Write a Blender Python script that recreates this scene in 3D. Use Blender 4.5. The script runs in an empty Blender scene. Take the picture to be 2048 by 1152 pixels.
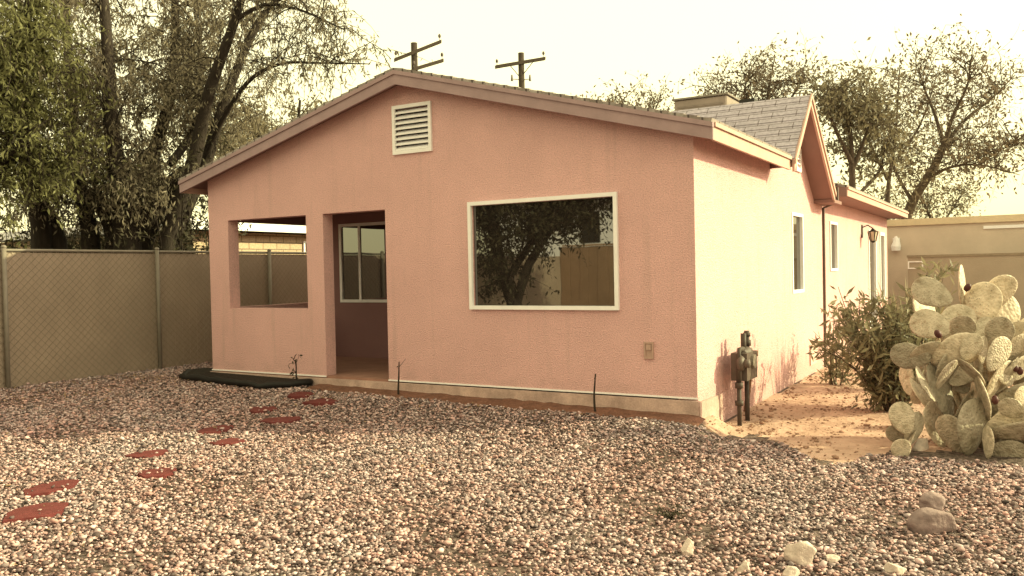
import bpy, bmesh, math, random
import numpy as np
from mathutils import Vector, Matrix, noise
from mathutils.geometry import tessellate_polygon
R_ = math.radians
random.seed(7); RNG = np.random.default_rng(7)
SC = bpy.context.scene

# ------------------------------------------------------------------ camera
CAM = np.array([9.743, -8.1335, 1.5191]); FPX = 1712.2
PITCH, ROLL, YAW = -0.0202, -0.021, 0.5367
F = np.array([-math.sin(YAW)*math.cos(PITCH), math.cos(YAW)*math.cos(PITCH), math.sin(PITCH)])
Rr = np.array([math.cos(YAW), math.sin(YAW), 0.0]); Uu = np.cross(Rr, F)
RX = math.cos(ROLL)*Rr + math.sin(ROLL)*Uu; UX = -math.sin(ROLL)*Rr + math.cos(ROLL)*Uu
cd = bpy.data.cameras.new("camera"); cam = bpy.data.objects.new("camera", cd); SC.collection.objects.link(cam)
cd.sensor_width = 36; cd.lens = FPX/2048*36; cd.clip_end = 1000; cd.clip_start = 0.05
m = Matrix.Identity(4)
for i in range(3):
    m[i][0] = RX[i]; m[i][1] = UX[i]; m[i][2] = -F[i]; m[i][3] = CAM[i]
cam.matrix_world = m; SC.camera = cam

def ray(px, py): return F + RX*(px-1024)/FPX - UX*(py-576)/FPX
def at(px, py, d): return CAM + ray(px, py)*d                     # a point at a given depth
def on(px, py, ax, val):                                          # a point on an axis plane
    r = ray(px, py); return CAM + r*((val-CAM[ax])/r[ax])

# ------------------------------------------------------------------ light
SUN_DIR = Vector((0.86, 0.51, 0)).normalized(); ELEV = R_(24)
sd = Vector((SUN_DIR.x*math.cos(ELEV), SUN_DIR.y*math.cos(ELEV), math.sin(ELEV)))
sl = bpy.data.lights.new("sun", 'SUN'); sl.energy = 3.3; sl.angle = R_(0.6); sl.color = (1.0, 0.96, 0.50)
so = bpy.data.objects.new("sun", sl); SC.collection.objects.link(so)
so.rotation_euler = sd.to_track_quat('Z', 'Y').to_euler(); so.location = (20, 10, 20)
w = bpy.data.worlds.new("World"); SC.world = w; w.use_nodes = True
nt = w.node_tree; nt.nodes.clear()
sky = nt.nodes.new('ShaderNodeTexSky'); sky.sky_type = 'NISHITA'; sky.sun_disc = False
sky.sun_elevation = ELEV; sky.sun_rotation = math.atan2(SUN_DIR.x, SUN_DIR.y); sky.dust_density = 6; sky.air_density = 1.0; sky.ozone_density = 1
b1 = nt.nodes.new('ShaderNodeBackground'); b1.inputs[1].default_value = 0.05
b2 = nt.nodes.new('ShaderNodeBackground'); b2.inputs[0].default_value = (1.0, 0.885, 0.42, 1); b2.inputs[1].default_value = 0.78   # thin bright overcast
ad = nt.nodes.new('ShaderNodeAddShader'); out = nt.nodes.new('ShaderNodeOutputWorld')
nt.links.new(sky.outputs[0], b1.inputs[0]); nt.links.new(b1.outputs[0], ad.inputs[0]); nt.links.new(b2.outputs[0], ad.inputs[1])
nt.links.new(ad.outputs[0], out.inputs[0])
SC.view_settings.view_transform = 'Standard'; SC.view_settings.look = 'None'
SC.view_settings.exposure = 1.0; SC.view_settings.gamma = 1
SC.cycles.max_bounces = 6; SC.cycles.transparent_max_bounces = 6

# ------------------------------------------------------------------ materials
def M(name, col, rough=0.85, var=0.2, vscale=6, bump=0.0, bscale=60, spec=0.25, stretch=None, fine=0.0, metal=0.0):
    mt = bpy.data.materials.new(name); mt.use_nodes = True; n = mt.node_tree; L = n.links
    p = n.nodes["Principled BSDF"]; p.inputs['Roughness'].default_value = rough; p.inputs['Specular IOR Level'].default_value = spec
    p.inputs['Metallic'].default_value = metal
    tc = n.nodes.new('ShaderNodeTexCoord'); mp = n.nodes.new('ShaderNodeMapping'); L.new(tc.outputs['Object'], mp.inputs[0])
    if stretch: mp.inputs['Scale'].default_value = stretch
    no = n.nodes.new('ShaderNodeTexNoise'); no.inputs['Scale'].default_value = vscale; no.inputs['Detail'].default_value = 6; no.inputs['Roughness'].default_value = 0.65
    L.new(mp.outputs[0], no.inputs['Vector'])
    mr = n.nodes.new('ShaderNodeMapRange'); mr.inputs[1].default_value = 0.25; mr.inputs[2].default_value = 0.75
    mr.inputs[3].default_value = 1-var; mr.inputs[4].default_value = 1+var; L.new(no.outputs[0], mr.inputs[0])
    fac = mr.outputs[0]
    if fine:
        n2 = n.nodes.new('ShaderNodeTexNoise'); n2.inputs['Scale'].default_value = bscale; n2.inputs['Detail'].default_value = 3
        L.new(mp.outputs[0], n2.inputs['Vector'])
        m2 = n.nodes.new('ShaderNodeMapRange'); m2.inputs[1].default_value = 0.3; m2.inputs[2].default_value = 0.7; m2.inputs[3].default_value = 1-fine; m2.inputs[4].default_value = 1+fine
        L.new(n2.outputs[0], m2.inputs[0]); mu = n.nodes.new('ShaderNodeMath'); mu.operation = 'MULTIPLY'
        L.new(fac, mu.inputs[0]); L.new(m2.outputs[0], mu.inputs[1]); fac = mu.outputs[0]
    vm = n.nodes.new('ShaderNodeVectorMath'); vm.operation = 'SCALE'; vm.inputs[0].default_value = col[:3]; L.new(fac, vm.inputs['Scale'])
    L.new(vm.outputs[0], p.inputs['Base Color'])
    if bump:
        nb = n.nodes.new('ShaderNodeTexNoise'); nb.inputs['Scale'].default_value = bscale; nb.inputs['Detail'].default_value = 4
        L.new(mp.outputs[0], nb.inputs['Vector'])
        bu = n.nodes.new('ShaderNodeBump'); bu.inputs['Strength'].default_value = bump; bu.inputs['Distance'].default_value = 0.02
        L.new(nb.outputs[0], bu.inputs['Height']); L.new(bu.outputs[0], p.inputs['Normal'])
    return mt

def M_leaf(name, col, trans=0.35, rough=0.6):
    mt = bpy.data.materials.new(name); mt.use_nodes = True; n = mt.node_tree; L = n.links
    p = n.nodes["Principled BSDF"]; p.inputs['Roughness'].default_value = rough; p.inputs['Specular IOR Level'].default_value = 0.25
    a = n.nodes.new('ShaderNodeAttribute'); a.attribute_name = 'tone'
    vm = n.nodes.new('ShaderNodeVectorMath'); vm.operation = 'SCALE'; vm.inputs[0].default_value = col; L.new(a.outputs['Fac'], vm.inputs['Scale'])
    L.new(vm.outputs[0], p.inputs['Base Color'])
    t = n.nodes.new('ShaderNodeBsdfTranslucent'); L.new(vm.outputs[0], t.inputs[0])
    mx = n.nodes.new('ShaderNodeMixShader'); mx.inputs[0].default_value = trans
    L.new(p.outputs[0], mx.inputs[1]); L.new(t.outputs[0], mx.inputs[2]); L.new(mx.outputs[0], n.nodes['Material Output'].inputs[0])
    return mt

def M_brick(name, c1, c2, mort, bw, bh, axis, bump=0.4, msize=0.012, offset=0.5, rough=0.9):
    """brick / shingle pattern; axis = two (coefficient triples) that map object position to the pattern's u and v"""
    mt = bpy.data.materials.new(name); mt.use_nodes = True; n = mt.node_tree; L = n.links
    p = n.nodes["Principled BSDF"]; p.inputs['Roughness'].default_value = rough; p.inputs['Specular IOR Level'].default_value = 0.2
    tc = n.nodes.new('ShaderNodeTexCoord'); cb = n.nodes.new('ShaderNodeCombineXYZ')
    for k in range(2):
        d = n.nodes.new('ShaderNodeVectorMath'); d.operation = 'DOT_PRODUCT'; d.inputs[1].default_value = axis[k]
        L.new(tc.outputs['Object'], d.inputs[0]); L.new(d.outputs['Value'], cb.inputs[k])
    br = n.nodes.new('ShaderNodeTexBrick'); br.inputs['Scale'].default_value = 1; br.inputs['Brick Width'].default_value = bw; br.inputs['Row Height'].default_value = bh
    br.inputs['Mortar Size'].default_value = msize; br.inputs['Mortar Smooth'].default_value = 0.3; br.inputs['Bias'].default_value = 0; br.offset = offset
    br.inputs['Color1'].default_value = (*c1, 1); br.inputs['Color2'].default_value = (*c2, 1); br.inputs['Mortar'].default_value = (*mort, 1)
    L.new(cb.outputs[0], br.inputs['Vector'])
    no = n.nodes.new('ShaderNodeTexNoise'); no.inputs['Scale'].default_value = 25; no.inputs['Detail'].default_value = 5; L.new(tc.outputs['Object'], no.inputs['Vector'])
    mr = n.nodes.new('ShaderNodeMapRange'); mr.inputs[1].default_value = .3; mr.inputs[2].default_value = .7; mr.inputs[3].default_value = .8; mr.inputs[4].default_value = 1.2; L.new(no.outputs[0], mr.inputs[0])
    vm = n.nodes.new('ShaderNodeVectorMath'); vm.operation = 'SCALE'; L.new(br.outputs['Color'], vm.inputs[0]); L.new(mr.outputs[0], vm.inputs['Scale'])
    L.new(vm.outputs[0], p.inputs['Base Color'])
    bu = n.nodes.new('ShaderNodeBump'); bu.inputs['Strength'].default_value = bump; bu.inputs['Distance'].default_value = 0.02; bu.invert = True
    L.new(br.outputs['Fac'], bu.inputs['Height']); L.new(bu.outputs[0], p.inputs['Normal'])
    return mt

def M_tone(name, col, rough=0.9, bump=0.0, bscale=120):
    """colour times a per-face 'tone' that differs from stone to stone"""
    mt = bpy.data.materials.new(name); mt.use_nodes = True; n = mt.node_tree; L = n.links
    p = n.nodes["Principled BSDF"]; p.inputs['Roughness'].default_value = rough; p.inputs['Specular IOR Level'].default_value = 0.2
    a = n.nodes.new('ShaderNodeAttribute'); a.attribute_name = 'tone'
    h = n.nodes.new('ShaderNodeAttribute'); h.attribute_name = 'hue'
    mx = n.nodes.new('ShaderNodeMix'); mx.data_type = 'RGBA'; mx.inputs[6].default_value = (*col, 1); mx.inputs[7].default_value = (col[0]*1.0, col[1]*.74, col[2]*.68, 1)
    L.new(h.outputs['Fac'], mx.inputs[0])
    vm = n.nodes.new('ShaderNodeVectorMath'); vm.operation = 'SCALE'; L.new(mx.outputs[2], vm.inputs[0]); L.new(a.outputs['Fac'], vm.inputs['Scale'])
    L.new(vm.outputs[0], p.inputs['Base Color'])
    return mt

def M_glass(name, tint=(0.012, 0.011, 0.010), ior=2.1):
    mt = bpy.data.materials.new(name); mt.use_nodes = True; n = mt.node_tree; L = n.links
    p = n.nodes["Principled BSDF"]; p.inputs['Base Color'].default_value = (*tint, 1); p.inputs['Roughness'].default_value = 0.015; p.inputs['IOR'].default_value = ior
    tc = n.nodes.new('ShaderNodeTexCoord'); no = n.nodes.new('ShaderNodeTexNoise'); no.inputs['Scale'].default_value = 1.5; L.new(tc.outputs['Object'], no.inputs['Vector'])
    bu = n.nodes.new('ShaderNodeBump'); bu.inputs['Strength'].default_value = 0.02; bu.inputs['Distance'].default_value = 0.05
    L.new(no.outputs[0], bu.inputs['Height']); L.new(bu.outputs[0], p.inputs['Normal'])
    return mt

STUCCO = M("pink_stucco", (0.70, 0.425, 0.43), 0.95, 0.09, 1.1, 0.95, 75, 0.1, fine=0.17)
def weather(mt):
    """faint run marks and a ragged band of splashed earth along the foot of a wall"""
    n = mt.node_tree; L = n.links; p = n.nodes["Principled BSDF"]; src = p.inputs['Base Color'].links[0].from_socket
    g = n.nodes.new('ShaderNodeNewGeometry'); sx = n.nodes.new('ShaderNodeSeparateXYZ'); L.new(g.outputs['Position'], sx.inputs[0])
    mp = n.nodes.new('ShaderNodeMapping'); mp.inputs['Scale'].default_value = (7, 7, .5); L.new(g.outputs['Position'], mp.inputs[0])
    no = n.nodes.new('ShaderNodeTexNoise'); no.inputs['Scale'].default_value = 1; no.inputs['Detail'].default_value = 5; L.new(mp.outputs[0], no.inputs['Vector'])
    r1 = n.nodes.new('ShaderNodeMapRange'); r1.inputs[1].default_value = .56; r1.inputs[2].default_value = .75; r1.inputs[3].default_value = 0; r1.inputs[4].default_value = .28; L.new(no.outputs[0], r1.inputs[0])
    n2 = n.nodes.new('ShaderNodeTexNoise'); n2.inputs['Scale'].default_value = 5; n2.inputs['Detail'].default_value = 6; L.new(g.outputs['Position'], n2.inputs['Vector'])
    a = n.nodes.new('ShaderNodeMath'); a.operation = 'MULTIPLY_ADD'; a.inputs[1].default_value = .55; L.new(n2.outputs[0], a.inputs[0]); L.new(sx.outputs['Z'], a.inputs[2])
    r2 = n.nodes.new('ShaderNodeMapRange'); r2.inputs[1].default_value = .62; r2.inputs[2].default_value = .35; r2.inputs[3].default_value = 0; r2.inputs[4].default_value = .45; L.new(a.outputs[0], r2.inputs[0])
    ad = n.nodes.new('ShaderNodeMath'); ad.operation = 'MAXIMUM'; L.new(r1.outputs[0], ad.inputs[0]); L.new(r2.outputs[0], ad.inputs[1])
    mx = n.nodes.new('ShaderNodeMix'); mx.data_type = 'RGBA'; mx.inputs[7].default_value = (.40, .27, .25, 1); L.new(ad.outputs[0], mx.inputs[0]); L.new(src, mx.inputs[6]); L.new(mx.outputs[2], p.inputs['Base Color'])
weather(STUCCO)
TRIM = M("taupe_trim_paint", (0.34, 0.235, 0.255), 0.75, 0.16, 4, 0.1, 60)
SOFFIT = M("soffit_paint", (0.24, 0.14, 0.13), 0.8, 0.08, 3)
PORCHIN = M("porch_stucco_shade", (0.27, 0.15, 0.155), 0.95, 0.07, 2, 0.4, 90, 0.1)  # darkened stucco: shade inside the porch is put into its colour
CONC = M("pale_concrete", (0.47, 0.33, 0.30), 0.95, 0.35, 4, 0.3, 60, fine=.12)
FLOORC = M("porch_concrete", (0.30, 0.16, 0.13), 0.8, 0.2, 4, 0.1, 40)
WHITE = M("white_paint", (0.84, 0.81, 0.84), 0.5, 0.06, 5)
BLACKM = M("black_metal", (0.02, 0.018, 0.016), 0.5, 0.2, 20)
GREYM = M("grey_meter_metal", (0.10, 0.075, 0.065), 0.5, 0.2, 10, 0.05, 60)
DARKV = M("dark_recess", (0.015, 0.012, 0.010), 0.95, 0.1, 5)
SHING_M = M_brick("roof_shingles_main", (0.32, 0.28, 0.27), (0.26, 0.22, 0.21), (0.10, 0.08, 0.08), 0.32, 0.14, ((0, 1, 0), (1.03, 0, 0)), 0.5)
SHING_G = M_brick("roof_shingles_gable", (0.40, 0.355, 0.42), (0.35, 0.31, 0.36), (0.17, 0.14, 0.15), 0.32, 0.14, ((1, 0, 0), (0, 0, 1.44)), 0.4, 0.007)
GLASS = M_glass("window_glass", (.016, .012, .011), 2.5)
FENCEM = M("tan_privacy_slats", (0.34, 0.265, 0.215), 0.75, 0.16, 1.2, 0.1, 30)
WIRE = M("galvanised_wire", (0.21, 0.165, 0.13), 0.5, 0.15, 10)
STEEL = M("galvanised_steel", (0.20, 0.17, 0.145), 0.45, 0.15, 10)
SLUMP = M_brick("slump_block", (0.52, 0.39, 0.28), (0.44, 0.33, 0.24), (0.22, 0.16, 0.12), 0.40, 0.15, ((0, 1, 0), (0, 0, 1)), 0.5, 0.012)
TANW = M("tan_stucco", (0.56, 0.46, 0.39), 0.95, 0.12, 1.5, 0.3, 50, 0.1)
GREYW = M("grey_block_paint", (0.36, 0.30, 0.245), 0.95, 0.12, 1.2, 0.3, 40, 0.1)
BARK = M("dark_bark", (0.035, 0.026, 0.021), 0.95, 0.35, 6, 0.8, 25, stretch=(3, 3, .6))
BARK2 = M("grey_bark", (0.085, 0.06, 0.045), 0.95, 0.35, 6, 0.6, 25, stretch=(3, 3, .6))
POLEW = M("creosote_wood", (0.05, 0.036, 0.027), 0.9, 0.3, 8, 0.3, 30)
PAVER = M("red_flagstone", (0.13, 0.029, 0.03), 0.85, 0.22, 7, 0.25, 40, fine=.12)
ROCKG = M("grey_brown_rock", (0.26, 0.19, 0.19), 0.95, 0.25, 6, 0.6, 25, fine=.15)
ROCKW = M("pale_rock", (0.55, 0.45, 0.41), 0.95, 0.2, 8, 0.5, 30, fine=.12)
MULCH = M("black_mulch", (0.018, 0.013, 0.011), 0.95, 0.5, 30, 1.0, 50)
EDGING = M("black_edging", (0.012, 0.010, 0.010), 0.6, 0.2, 15)
SHADESOIL = M("shade_toned_soil", (0.16, 0.075, 0.055), 0.95, 0.4, 8, 0.8, 40, fine=.25)  # red soil, with the house's shade put into its dark colour

# ------------------------------------------------------------------ builders
def root(name, loc, label, cat, group=None):
    o = bpy.data.objects.new(name, None); SC.collection.objects.link(o); o.location = loc; o.empty_display_size = .2
    o['label'] = label; o['category'] = cat
    if group: o['group'] = group
    return o
def wloc(p):
    v = Vector((0, 0, 0))
    while p is not None: v = v + Vector(p.location); p = p.parent
    return v
def tag(o, label, cat, group=None, kind=None):
    if label: o['label'] = label
    if cat: o['category'] = cat
    if group: o['group'] = group
    if kind: o['kind'] = kind
    return o
def link_mesh(name, me, mat, parent=None):
    me.materials.append(mat); o = bpy.data.objects.new(name, me); SC.collection.objects.link(o)
    if parent is not None: o.parent = parent
    return o
def fin(name, bm, mat, parent=None, smooth=False, recalc=True, bevel=0):
    """world-space bmesh -> object; local to its parent's base"""
    if bevel:
        bmesh.ops.bevel(bm, geom=bm.edges[:], offset=bevel, segments=1, affect='EDGES', clamp_overlap=True)
    if recalc: bmesh.ops.recalc_face_normals(bm, faces=bm.faces[:])
    off = wloc(parent)
    bmesh.ops.translate(bm, verts=bm.verts[:], vec=-off)
    me = bpy.data.meshes.new(name); bm.to_mesh(me); bm.free()
    if smooth: me.polygons.foreach_set('use_smooth', [True]*len(me.polygons))
    return link_mesh(name, me, mat, parent)
def fin_own(name, bm, mat, base, smooth=False, recalc=True):
    """a one-mesh thing whose origin is at its base"""
    if recalc: bmesh.ops.recalc_face_normals(bm, faces=bm.faces[:])
    bmesh.ops.translate(bm, verts=bm.verts[:], vec=-Vector(base))
    me = bpy.data.meshes.new(name); bm.to_mesh(me); bm.free()
    if smooth: me.polygons.foreach_set('use_smooth', [True]*len(me.polygons))
    o = link_mesh(name, me, mat); o.location = base; return o
def box(bm, a, b):
    x0, y0, z0 = a; x1, y1, z1 = b
    v = [bm.verts.new(c) for c in ((x0,y0,z0),(x1,y0,z0),(x1,y1,z0),(x0,y1,z0),(x0,y0,z1),(x1,y0,z1),(x1,y1,z1),(x0,y1,z1))]
    for f in ((0,3,2,1),(4,5,6,7),(0,1,5,4),(1,2,6,5),(2,3,7,6),(3,0,4,7)): bm.faces.new([v[i] for i in f])
def hexa(bm, p):     # eight corners, bottom loop then top loop
    v = [bm.verts.new(c) for c in p]
    for f in ((0,3,2,1),(4,5,6,7),(0,1,5,4),(1,2,6,5),(2,3,7,6),(3,0,4,7)): bm.faces.new([v[i] for i in f])
def prism(bm, poly, d):
    d = Vector(d); a = [bm.verts.new(Vector(p)) for p in poly]; b = [bm.verts.new(Vector(p)+d) for p in poly]; n = len(a)
    bm.faces.new(a); bm.faces.new(b[::-1])
    for i in range(n): bm.faces.new((a[i], b[i], b[(i+1)%n], a[(i+1)%n]))
def holed(bm, outer, holes, to3, thick):
    loops = [outer]+holes; vs = [[Vector((u, v, 0)) for u, v in lp] for lp in loops]
    tri = tessellate_polygon(vs); flat = [p for lp in loops for p in lp]; t = Vector(thick)
    A = [bm.verts.new(Vector(to3(u, v))) for u, v in flat]; B = [bm.verts.new(Vector(to3(u, v))+t) for u, v in flat]
    for a, b, c in tri:
        bm.faces.new((A[a], A[b], A[c])); bm.faces.new((B[c], B[b], B[a]))
    k = 0
    for lp in loops:
        n = len(lp)
        for i in range(n): bm.faces.new((A[k+i], A[k+(i+1)%n], B[k+(i+1)%n], B[k+i]))
        k += n
def tube(bm, pts, radii, n=8, cap=True):
    pts = [Vector(p) for p in pts]; rings = []
    for i, p in enumerate(pts):
        t = (pts[min(i+1, len(pts)-1)]-pts[max(i-1, 0)])
        if t.length < 1e-9: t = Vector((0, 0, 1))
        t.normalize(); a = t.cross(Vector((0, 0, 1)) if abs(t.z) < .95 else Vector((1, 0, 0))).normalized(); b = t.cross(a)
        r = radii[i] if hasattr(radii, '__len__') else radii
        rings.append([bm.verts.new(p+a*r*math.cos(2*math.pi*k/n)+b*r*math.sin(2*math.pi*k/n)) for k in range(n)])
    for i in range(len(rings)-1):
        for k in range(n): bm.faces.new((rings[i][k], rings[i][(k+1)%n], rings[i+1][(k+1)%n], rings[i+1][k]))
    if cap: bm.faces.new(rings[0][::-1]); bm.faces.new(rings[-1])
def ball(bm, c, r, sc=(1, 1, 1), sub=2):
    res = bmesh.ops.create_icosphere(bm, subdivisions=sub, radius=r)
    for v in res['verts']: v.co = Vector((v.co.x*sc[0], v.co.y*sc[1], v.co.z*sc[2]))+Vector(c)
def raw_mesh(name, V, Fc, mat, parent=None, attrs=None, smooth=False):
    """numpy vertices and equal-sized faces -> object"""
    V = np.asarray(V, np.float32); Fc = np.asarray(Fc, np.int32)
    if parent is not None: V = V - np.array(wloc(parent), np.float32)
    k = Fc.shape[1]; me = bpy.data.meshes.new(name)
    me.vertices.add(len(V)); me.vertices.foreach_set('co', V.ravel())
    me.loops.add(Fc.size); me.loops.foreach_set('vertex_index', Fc.ravel())
    me.polygons.add(len(Fc)); me.polygons.foreach_set('loop_start', np.arange(0, Fc.size, k, dtype=np.int32)); me.polygons.foreach_set('loop_total', np.full(len(Fc), k, np.int32))
    if smooth: me.polygons.foreach_set('use_smooth', np.ones(len(Fc), bool))
    for nm, arr in (attrs or {}).items():
        at_ = me.attributes.new(nm, 'FLOAT', 'FACE'); at_.data.foreach_set('value', np.asarray(arr, np.float32))
    me.update(calc_edges=True)
    return link_mesh(name, me, mat, parent)
def frame_bm(bm, o, u, v, n, w_, h_, t, d):
    """rectangular frame: outer w_ x h_, bar width t, depth d along n, corner o, axes u and v"""
    o, u, v, n = map(Vector, (o, u, v, n))
    def bar(u0, v0, u1, v1):
        p = [o+u*u0+v*v0, o+u*u1+v*v0, o+u*u1+v*v1, o+u*u0+v*v1]; hexa(bm, p+[q+n*d for q in p])
    bar(0, 0, w_, t); bar(0, h_-t, w_, h_); bar(0, t, t, h_-t); bar(w_-t, t, w_, h_-t)

def smooth01(a, b, x):
    t = np.clip((np.asarray(x, float)-a)/(b-a), 0, 1); return t*t*(3-2*t)
def G(x, y):
    """height of the yard"""
    x = np.asarray(x, float); y = np.asarray(y, float)
    b = np.interp(x, [-2, 0, 3.5, 7, 9], [.10, .07, -.05, -.14, -.17])
    wl = np.interp(x, [0, 7], [.12, .03])
    t = smooth01(-1.5, -.15, y)*(1-smooth01(7.0, 7.35, x))*smooth01(-1.5, -.4, x)*(1-smooth01(.3, .6, y))
    return b+(wl-b)*t
def on_ground(px, py):
    z = -.1
    for _ in range(8):
        p = on(px, py, 2, z); z = float(G(p[0], p[1]))
    return np.array([p[0], p[1], z])
def inpoly(x, y, poly):
    ins = np.zeros(len(x), bool); n = len(poly)
    for i in range(n):
        x0, y0 = poly[i][:2]; x1, y1 = poly[(i+1) % n][:2]
        if y0 == y1: continue
        c = ((y0 > y) != (y1 > y)) & (x < (x1-x0)*(y-y0)/(y1-y0)+x0); ins ^= c
    return ins

# ------------------------------------------------------------------ ground
dirt_poly = [(6.9, .02), (6.9, -.2)]+[tuple(on_ground(*p)[:2]) for p in ((1392, 846), (1440, 858), (1490, 866), (1570, 892), (1640, 936), (1700, 925), (1790, 905), (2048, 895))]+[(13, 3), (13, 16), (6.8, 16), (7.0, 5)]
gx = np.unique(np.concatenate([[-400, -150, -60, -30, -15, -8], np.arange(-4, 13.01, .12), [15, 20, 30, 60, 150, 400]]))
gy = np.unique(np.concatenate([[-400, -150, -60, -30, -20, -14], np.arange(-9, 7.01, .12), [8, 10, 14, 20, 30, 60, 150, 400]]))
X, Y = np.meshgrid(gx, gy, indexing='ij'); Z = G(X, Y)
nz = np.array([[noise.noise(Vector((a*1.3, b*1.3, 0)))+.5*noise.noise(Vector((a*4, b*4, 3))) for b in gy] for a in gx])
Z = Z+nz*.018
V = np.stack([X.ravel(), Y.ravel(), Z.ravel()], 1); ny = len(gy)
I, J = np.meshgrid(np.arange(len(gx)-1), np.arange(ny-1), indexing='ij'); I = I.ravel(); J = J.ravel()
Fq = np.stack([I*ny+J, (I+1)*ny+J, (I+1)*ny+J+1, I*ny+J+1], 1)
cx = V[Fq].mean(1); jit = np.array([noise.noise(Vector((p[0]*1.5, p[1]*1.5, 9))) for p in cx])*.25
dm = inpoly(cx[:, 0]+jit, cx[:, 1]+jit*.6, dirt_poly).astype(float)
gm = bpy.data.materials.new("yard_earth"); gm.use_nodes = True; n = gm.node_tree; L = n.links; p = n.nodes["Principled BSDF"]
p.inputs['Roughness'].default_value = 0.95; p.inputs['Specular IOR Level'].default_value = .1
a = n.nodes.new('ShaderNodeAttribute'); a.attribute_name = 'dirt'; tc = n.nodes.new('ShaderNodeTexCoord')
n1 = n.nodes.new('ShaderNodeTexNoise'); n1.inputs['Scale'].default_value = 2.5; n1.inputs['Detail'].default_value = 8; n1.inputs['Roughness'].default_value = .7; L.new(tc.outputs['Object'], n1.inputs['Vector'])
cr = n.nodes.new('ShaderNodeValToRGB'); cr.color_ramp.elements[0].position = .3; cr.color_ramp.elements[0].color = (.30, .19, .15, 1); cr.color_ramp.elements[1].position = .68; cr.color_ramp.elements[1].color = (.56, .39, .32, 1)
L.new(n1.outputs[0], cr.inputs[0])
vo = n.nodes.new('ShaderNodeTexVoronoi'); vo.inputs['Scale'].default_value = 38; L.new(tc.outputs['Object'], vo.inputs['Vector'])
c2 = n.nodes.new('ShaderNodeValToRGB'); c2.color_ramp.elements[0].color = (.03, .022, .02, 1); c2.color_ramp.elements[1].color = (.22, .165, .15, 1); L.new(vo.outputs['Color'], c2.inputs[0])
mx = n.nodes.new('ShaderNodeMix'); mx.data_type = 'RGBA'; L.new(a.outputs['Fac'], mx.inputs[0]); L.new(c2.outputs[0], mx.inputs[6]); L.new(cr.outputs[0], mx.inputs[7]); L.new(mx.outputs[2], p.inputs['Base Color'])
n3 = n.nodes.new('ShaderNodeTexNoise'); n3.inputs['Scale'].default_value = 22; n3.inputs['Detail'].default_value = 6; L.new(tc.outputs['Object'], n3.inputs['Vector'])
bu = n.nodes.new('ShaderNodeBump'); bu.inputs['Strength'].default_value = .7; bu.inputs['Distance'].default_value = .03; L.new(n3.outputs[0], bu.inputs['Height']); L.new(bu.outputs[0], p.inputs['Normal'])
go = raw_mesh("ground", V, Fq, gm, None, {'dirt': dm}); go['kind'] = 'structure'

# ------------------------------------------------------------------ house
def T(x): return 3.90-.266*abs(x-3.5)
SLAB = .23
house = root("house", (3.5, 0, 0), "single storey pink stucco house with a low front gable and corner porch", "house")
P1 = lambda u, v: (u, 0, v)
bm = bmesh.new()      # front gable wall with porch openings and picture window
outer = [(0, SLAB), (2.13, SLAB), (2.13, 2.29), (3.14, 2.29), (3.14, SLAB), (7, SLAB), (7, T(7)-.1), (3.5, 3.8), (0, T(0)-.1)]
holed(bm, outer, [[(.385, 1.085), (1.84, 1.085), (1.84, 2.29), (.385, 2.29)], [(4.40, 1.13), (6.15, 1.13), (6.15, 2.26), (4.40, 2.26)], [(3.34, 2.97), (3.83, 2.97), (3.83, 3.47), (3.34, 3.47)]], P1, (0, .18, 0))
# right wall, its gable, and the setback wall of the rear wing
P2 = lambda u, v: (7.0, u, v)
outer = [(.18, -.4), (6.35, -.4), (6.35, 2.55), (5.72, 2.55), (3.99, 3.70), (3.05, 2.86), (.18, T(7)-.1)]
holed(bm, outer, [[(4.15, 1.13), (4.83, 1.13), (4.83, 2.24), (4.15, 2.24)]], P2, (-.18, 0, 0))
box(bm, (6.8, .02, -.4), (6.999, .179, SLAB-.001))
P3 = lambda u, v: (6.88, u, v)
holed(bm, [(6.35, -.4), (15.0, -.4), (15.0, 2.72), (6.35, 2.72)], [[(7.55, 1.41), (8.2, 1.41), (8.2, 2.25), (7.55, 2.25)], [(11.95, .1), (13.0, .1), (13.0, 2.23), (11.95, 2.23)], [(13.7, .1), (14.45, .1), (14.45, 2.23), (13.7, 2.23)]], P3, (-.18, 0, 0))
box(bm, (.0, 14.82, -.4), (6.70, 15.0, 2.8)); box(bm, (0, 2.0, -.4), (.18, 14.82, 2.75))
fin("wall", bm, STUCCO, house)
bm = bmesh.new()      # porch: low side wall, far wall, inner side wall, header
box(bm, (0.002, .18, -.2), (.15, 1.999, 1.085)); fin("porch_side_wall", bm, STUCCO, house)
bm = bmesh.new()
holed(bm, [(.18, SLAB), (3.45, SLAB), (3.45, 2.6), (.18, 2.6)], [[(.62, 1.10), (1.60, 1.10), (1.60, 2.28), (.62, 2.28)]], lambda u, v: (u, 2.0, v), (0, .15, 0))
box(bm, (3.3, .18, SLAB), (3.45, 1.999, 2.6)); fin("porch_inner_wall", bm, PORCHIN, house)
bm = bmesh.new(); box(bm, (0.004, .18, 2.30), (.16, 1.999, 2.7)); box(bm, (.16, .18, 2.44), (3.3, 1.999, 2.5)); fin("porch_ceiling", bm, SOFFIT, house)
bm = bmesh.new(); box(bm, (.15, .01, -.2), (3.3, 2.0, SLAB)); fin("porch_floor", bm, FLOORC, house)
bm = bmesh.new()      # concrete stem wall below the stucco, with a rough top ledge
seg = np.linspace(-.02, 7.02, 36)
for i in range(35):
    d0, d1 = [-.045-.012*noise.noise(Vector((s*2.1, 0, 5))) for s in (seg[i], seg[i+1])]
    hexa(bm, [(seg[i], d0-.02, -.4), (seg[i+1], d1-.02, -.4), (seg[i+1], .01, -.4), (seg[i], .01, -.4), (seg[i], d0, .2), (seg[i+1], d1, .2), (seg[i+1], .01, .2), (seg[i], .01, .2)])
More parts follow.
